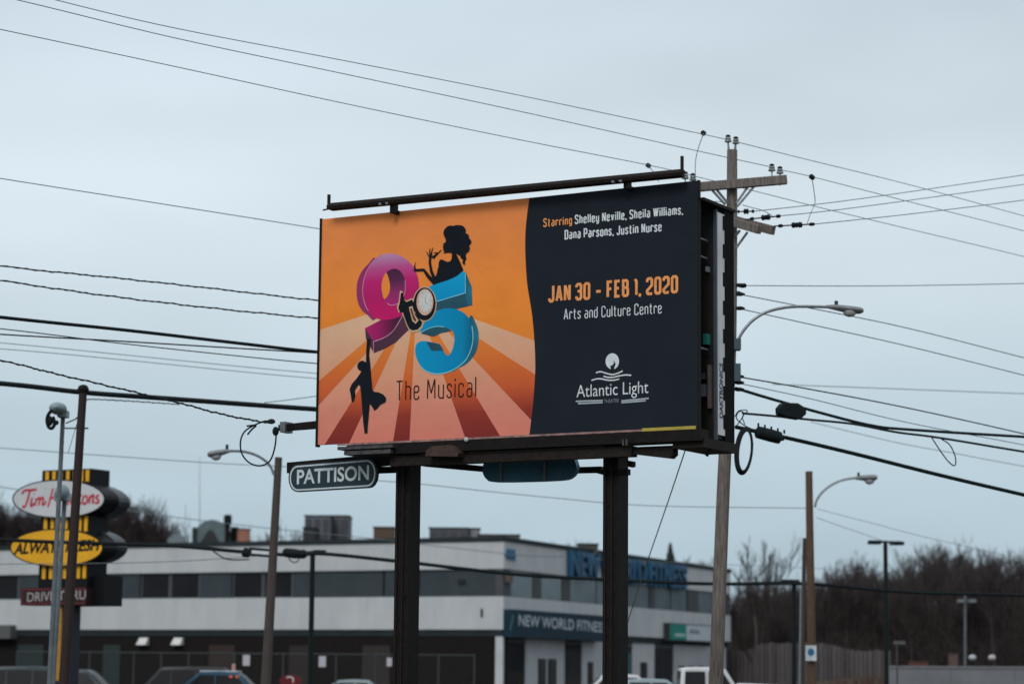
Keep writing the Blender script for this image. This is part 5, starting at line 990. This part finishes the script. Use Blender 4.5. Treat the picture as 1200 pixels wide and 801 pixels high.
# ------------------------------------------------------------------ right: board fence, low wall, small things
FA, FB = P(848, 780, 152), P(1042, 785, 140); HF = Frame(FA, FB)
hf = thing('board_fence', HF.a, 'tall weathered grey-brown board fence below the right-hand woods', 'fence', rz=HF.rz, world=False)
fm = [mat('fence_board_a', (.105, .096, .10), .9, c2=(.08, .072, .075), scale=2, stretch=(4, 4, .6)), mat('fence_board_b', (.085, .078, .083), .9, c2=(.062, .056, .06), scale=2, stretch=(4, 4, .6)), mat('fence_board_c', (.125, .112, .11), .9, c2=(.095, .085, .085), scale=2, stretch=(4, 4, .6))]
k = 0; x = 0; bwid = .38
while x < HF.L:
    wp = HF.w(x, 0, 0); ztop = {0: 0}; t_ = x / HF.L
    # fence top steps with the bank
    pxp = 848 + t_ * 194; ty = 762 + (-9 * sstep((pxp - 870) / 25) + 9 * sstep((pxp - 960) / 50)) if pxp < 1000 else 762
    zt = HF.xz(pxp, ty)[1] + random.uniform(-.02, .02); zb = hgt(wp.x, wp.y) - .1; zb = min(zb, zt - 1.2)
    m = MB(); m.box((x + .01, random.uniform(0, .03), zb), (x + bwid - .085, .06, zt)); m.build('fence_board', fm[k % 3 if random.random() < .6 else random.randrange(3)], hf)
    if k % 4 == 0: m = MB(); m.box((x - .05, -.09, zb), (x + .05, -.002, zt + .06)); m.build('fence_post', fm[0], hf)
    x += bwid; k += 1
m = MB(); m.box((0, .125, 1.5), (HF.L, .15, HF.xz(960, 760)[1] - .25)); m.build('dark_gap_sheet', steel, hf)  # black sheet added behind the boards so the gaps read dark
m = MB(); m.box((0, .061, hgt(HF.w(2, 0, 0).x, HF.w(2, 0, 0).y) + .3), (HF.L, .12, hgt(HF.w(2, 0, 0).x, HF.w(2, 0, 0).y) + .4)); m.build('fence_rail', fm[1], hf)
# reddish bank with dry shrubs (stuff)
m = MB(); rnd = random.Random(3)
for i in range(9000):
    x = rnd.uniform(14.5, 33); y = rnd.uniform(112, 138); 
    if x < 15 + (y - 112) * .0: continue
    z = hgt(x, y); hgt_ = rnd.uniform(.2, .75); a = rnd.uniform(0, 6.28); dx, dy = math.cos(a) * .03, math.sin(a) * .03; lx, ly = rnd.uniform(-.2, .2), rnd.uniform(-.2, .2)
    m.add([(x - dx, y - dy, z - .02), (x + dx, y + dy, z - .02), (x + lx, y + ly, z + hgt_)], [(0, 1, 2)])
o = m.build('dry_grass', mat('dry_red_grass', (.095, .050, .035), .95, c2=(.05, .03, .022), scale=1.5), fixn=False, origin=(0, 0, 0)); tag(o, 'dry reddish brown grass and brush on the bank below the fence', 'dry grass', kind='stuff')
# low pale wall at lower right
WA, WB = P(1041, 790, 92), P(1330, 790, 88); WF = Frame(WA, WB)
lw = thing('low_wall', WF.a, 'low pale grey flat wall filling the lower right corner', 'wall', rz=WF.rz, world=False); zt = WF.xz(1100, 779.5)[1]
x = 0; k = 0
while x < WF.L: m = MB(); m.box((x + .006, 0, -.1), (min(x + 2.4, WF.L) - .006, .25, zt - .1)); m.build('wall_panel', mat('pale_grey_wall', (.16, .165, .18), .8, c2=(.13, .135, .145), scale=1), lw); x += 2.4
m = MB(); m.box((-.03, -.03, zt - .099), (WF.L, .3, zt)); m.build('coping', mat('coping_grey', (.14, .145, .155), .8), lw)
t, a, g = simple_pole('sign_post', (1051, 752), (1051.5, 801), 89, .03, .03, mat('thin_post_grey', (.06, .06, .065), .6), 'thin grey sign post in front of the low pale wall', 'sign post')
m = MB(); m.box(P(1047, 754.5, 89.05), P(1061, 750.5, 88.95)); m.build('sign_plate', mat('plate_dull', (.09, .09, .095), .6), t)
for px, lb in ((1139.5, 'whitish globe lamp behind the low wall, left of the pair'), (1162.5, 'whitish globe lamp behind the low wall, right of the pair')):
    c = P(px, 770, 112); t = thing('globe_lamp', (c.x, c.y, hgt(c.x, c.y)), lb, 'lamp', 'globe lamps behind the low wall'); m = MB(); m.ell(c, .18, .18, .14, 12, 8); m.build('globe', mat('globe_white', (.40, .41, .44), .4), t, smooth=True); m = MB(); m.tube([c - Vector((0, 0, .1)), Vector((c.x, c.y, hgt(c.x, c.y) - .1))], .04, 6); m.build('post', steel, t)
t = thing('utility_cabinet', P(1118, 779, 110), 'reddish brown cabinet showing over the low wall', 'cabinet'); a = P(1113, 779, 110); b = P(1122.5, 766, 110); m = MB(); m.box((a.x, 110, hgt(a.x, 110) - .05), (b.x, 110.4, b.z)); m.build('casing', mat('cabinet_brown', (.10, .065, .055), .7), t, bevel=.02); m = MB(); m.box((a.x - .03, 109.97, b.z + .001), (b.x + .03, 110.43, b.z + .05)); m.build('lid', mat('cabinet_lid', (.07, .05, .045), .7), t)
t = thing('utility_cabinet', P(1076, 779, 110), 'low rusty red box showing over the low wall, farther left', 'cabinet'); a = P(1066, 779, 110); b = P(1088, 775, 110); m = MB(); m.box((a.x, 110, hgt(a.x, 110) - .05), (b.x, 110.5, b.z)); m.build('casing', mat('rusty_box', (.10, .035, .025), .7), t, bevel=.02); m = MB(); m.box((a.x - .03, 109.97, b.z + .001), (b.x + .03, 110.53, b.z + .04)); m.build('lid', mat('cabinet_lid', (.07, .05, .045)), t)

# ------------------------------------------------------------------ trees
bark = mat('bare_branch_bark', (.052, .040, .039), .95, c2=(.028, .022, .023), scale=5); barkl = mat('pale_branch_bark', (.13, .115, .11), .95, c2=(.08, .07, .068), scale=4)
def make_tree_meshes(seed, H, spread=.35, nlev=4, dens=1.0, trunk_r=.14, upright=.5, r_min=.010):
    rn = random.Random(seed); tm = MB(); cm = MB()
    def branch(p, d, L_, r, lev):
        n = 3 if lev < 2 else 2; pts = [p]; dd = d.copy()
        for i in range(n):
            dd = (dd + Vector((rn.gauss(0, .07), rn.gauss(0, .07), rn.gauss(.10, .04)))).normalized(); pts.append(pts[-1] + dd * L_ / n)
        cm.tube(pts, [r + (max(r * .35, r_min * .6) - r) * i / n for i in range(n + 1)], 4 if lev < 1 else 3, cap=False)
        if lev >= nlev: return
        k = int((5 if lev < 2 else 4) * dens + rn.random())
        for i in range(k):
            t = rn.uniform(.25, 1.0); q = t * n; j = min(int(q), n - 1); b = pts[j].lerp(pts[j + 1], q - j)
            az = rn.uniform(0, 2 * math.pi); side = Vector((math.cos(az), math.sin(az), rn.uniform(-.1, .6))).normalized()
            nd = (dd * (upright + .55) + side * (.35 + spread * .8)).normalized(); nd.z = abs(nd.z) * .8 + .25; nd.normalize()
            branch(b, nd, L_ * rn.uniform(.45, .68), max(r * .5, r_min), lev + 1)
    pts = [Vector((0, 0, -.3))]; d = Vector((rn.gauss(0, .05), rn.gauss(0, .05), 1)).normalized(); n = 6; th = H * .72
    for i in range(n): d = (d + Vector((rn.gauss(0, .06), rn.gauss(0, .06), .12))).normalized(); pts.append(pts[-1] + d * th / n)
    tm.tube(pts, [trunk_r * (1 - .8 * i / n) for i in range(n + 1)], 7, cap=False)
    for i in range(int(14 * dens)):
        t = rn.uniform(.22, 1); q = t * n; j = min(int(q), n - 1); b = pts[j].lerp(pts[j + 1], q - j); az = i * 2.4 + rn.uniform(-.4, .4)
        side = Vector((math.cos(az), math.sin(az), .35)).normalized(); nd = (Vector((0, 0, 1)) * upright * 1.4 + side * (.4 + spread)).normalized()
        branch(b, nd, H * (.42 - .2 * t) * rn.uniform(.8, 1.2), trunk_r * (.5 - .25 * t), 1)
    return tm, cm
def mesh_of(mb, name, mt):
    me = bpy.data.meshes.new(name); me.from_pydata(mb.v, [], mb.f); me.materials.append(mt); me.update(); return me
VAR = []
for i, (H, spd_, upr_) in enumerate(((9, .35, .6), (8.2, .45, .45), (10, .28, .75), (7.5, .5, .4), (9.5, .3, .7))):
    a_, b_ = make_tree_meshes(11 + i, H, spd_, 4, 1.0, .15, upr_, .013); VAR.append((mesh_of(a_, 'trunk', bark), mesh_of(b_, 'crown', bark), H))
def tree(px, ytop, Y, label, var, group='bare trees of the woods', name='bare_tree', mts=None, wob=0, cat='tree'):
    p = P(px, 700, Y); zt = P(px, ytop, Y).z; g = hgt(p.x, Y); tm, cm, H = VAR[var] if isinstance(var, int) else var
    s = (zt - g) / (H * 1.08); t = thing(name, (p.x, Y, g), label, cat, group, world=False); t.rotation_euler = (0, 0, random.uniform(0, 6.28)); t.scale = (s * 1.0, s * 1.0, s)
    for nm, me_ in (('trunk', tm), ('crown', cm)):
        o = bpy.data.objects.new(nm, me_); COL.objects.link(o); o.parent = t
    return t
rt = random.Random(5)
prof = [(868, 690), (900, 684), (960, 672), (975, 662), (990, 650), (1010, 650), (1030, 658), (1055, 660), (1070, 648), (1085, 636), (1105, 632), (1130, 634), (1150, 642), (1165, 640), (1185, 644), (1215, 640), (1300, 645)]
def top_at(px):
    for (a_, ya), (b_, yb) in zip(prof, prof[1:]):
        if a_ <= px <= b_: return ya + (yb - ya) * (px - a_) / (b_ - a_)
    return 680
kinds = {0: 'bare leafless tree with', 1: 'wide bare tree with'}
RL_ = 'leafless grey-brown tree in the dense woods at the right, one of many alike'
px = 862; k = 0
while px < 1330:
    for row, (Y, dy) in enumerate(((158, 14), (170, 3), (184, -3))):
        x_ = px + rt.uniform(-6, 6) + row * 4
        if row == 0 and x_ > 940 and rt.random() < .25: continue
        zn = ('between the tall wooden pole and the brown lamp pole' if x_ < 950 else 'between the brown lamp pole and the twin-headed lamp' if x_ < 1037 else 'between the twin-headed lamp and the far pale lamp' if x_ < 1131 else 'right of the far pale lamp'); rw = ('front-row', 'middle-row', 'back-row')[row]
        tree(x_, top_at(max(868, min(1299, x_))) + dy + rt.uniform(-5, 9), Y + rt.uniform(-4, 4), 'leafless ' + rw + ' woodland tree ' + zn, rt.randrange(5), 'bare ' + rw + ' woodland trees ' + zn)
    px += 13; k += 1
# left woods behind the pylon sign
lprof = [(-80, 570), (0, 573), (30, 586), (60, 580), (100, 572), (135, 574), (155, 576), (180, 592), (200, 610), (225, 628)]
LL_ = 'leafless dark tree in the woods behind the pylon sign, one of many alike'
px = -70
while px < 218:
    for row in range(3):
        x_ = px + rt.uniform(-5, 5) + row * 5; y_ = 630
        for (a_, ya), (b_, yb) in zip(lprof, lprof[1:]):
            if a_ <= x_ <= b_: y_ = ya + (yb - ya) * (x_ - a_) / (b_ - a_)
        tree(x_, y_ + row * 6 + rt.uniform(-4, 6), 205 + row * 10, 'leafless dark tree of the left woods, ' + ('left of the red-brown pole' if x_ < 85 else 'right of the pylon sign') + (', nearer row' if row == 0 else ', farther row'), rt.randrange(5), ('nearer ' if row == 0 else 'farther ') + ('trees left of the red-brown pole' if x_ < 85 else 'trees right of the pylon sign'))
    px += 11.5
# separate trees
a_, b_ = make_tree_meshes(41, 11, .22, 4, .8, .15, .9, .020); tall = (mesh_of(a_, 'trunk', barkl), mesh_of(b_, 'crown', bark), 11)
tree(881, 626, 150, 'tall slender bare tree with pale trunk right of the wooden pole', tall, None)
a_, b_ = make_tree_meshes(43, 10, .40, 4, .8, .15, .8, .020); fan = (mesh_of(a_, 'trunk', bark), mesh_of(b_, 'crown', bark), 10)
tree(899, 636, 152, 'fan-shaped bare tree just right of the pale slender one', fan, None)
# spruce tops beyond the roof
sp_m = mat('spruce_green', (.030, .040, .038), .95, c2=(.018, .026, .026), scale=3)
rn = random.Random(9); tm = MB(); tm.tube([(0, 0, 0), (0, 0, 10)], [.2, .02], 6, cap=False); cm = MB()
for i in range(1500):
    z = rn.uniform(1.2, 10); R_ = (10.2 - z) * .36 * rn.uniform(.5, 1.1); an = rn.uniform(0, 6.28); x1, y1 = R_ * math.cos(an), R_ * math.sin(an); ww = .16; c_, s_ = math.cos(an + 1.57) * ww, math.sin(an + 1.57) * ww
    cm.add([(x1 * .15, y1 * .15, z + .25), (x1 * .7 - c_, y1 * .7 - s_, z), (x1, y1, z - .22), (x1 * .7 + c_, y1 * .7 + s_, z - .02)], [(0, 1, 2, 3)])
spr_ = (mesh_of(tm, 'trunk', bark), mesh_of(cm, 'crown', sp_m), 9.3)
tree(785.5, 637, 190, 'small dark spruce tip above the roof letters', spr_, 'spruces beyond the building roof', 'spruce_tree')
tree(343, 606, 200, 'taller thin bare tree top on the skyline right of the grey lamp pole', tall, None)
for px_, yt, lb in ((816, 648, 'little bare tree top over the roof left of the wooden pole'), (672, 629, 'little bare tree top over the roof left of the right post'), (308, 616, 'small bare tree top on the skyline left of the lamp pole'), (330, 617, 'small bare tree top on the skyline right of the lamp pole'), (300, 619, 'low bare tree top beside the salmon-red box')):
    tree(px_, yt, 215, lb, rt.randrange(5), None)
# undergrowth mass closing the lower part of the woods
def thicket(x0, x1, y0, y1, n, hmax, seed, label):
    rn = random.Random(seed); m = MB()
    for i in range(n):
        x = rn.uniform(x0, x1); y = rn.uniform(y0, y1); z = hgt(x, y); h_ = hmax * rn.uniform(.35, 1) * (.75 + .25 * math.sin(x * .8 + y)); a = rn.uniform(0, 3.14); r_ = .022; dx, dy = math.cos(a) * r_, math.sin(a) * r_; lx, ly = rn.gauss(0, .6), rn.gauss(0, .6)
        m.add([(x - dx, y - dy, z - .1), (x + dx, y + dy, z - .1), (x + lx, y + ly, z + h_)], [(0, 1, 2)])
        for j in range(4):
            t = rn.uniform(.2, .9); q = Vector((x + lx * t, y + ly * t, z + h_ * t)); e = q + Vector((rn.gauss(0, .5), rn.gauss(0, .3), rn.uniform(.1, .8))); m.add([tuple(q - Vector((.014, 0, .014))), tuple(q + Vector((.014, 0, .014))), tuple(e)], [(0, 1, 2)])
    o = m.build('undergrowth', bark, fixn=False, origin=(0, 0, 0)); tag(o, label, 'undergrowth', kind='stuff')
thicket(14, 62, 156, 200, 26000, 5.2, 4, 'dense leafless undergrowth filling the woods at the right')
thicket(-75, -26, 190, 226, 13000, 8, 6, 'dense leafless undergrowth behind the pylon sign')
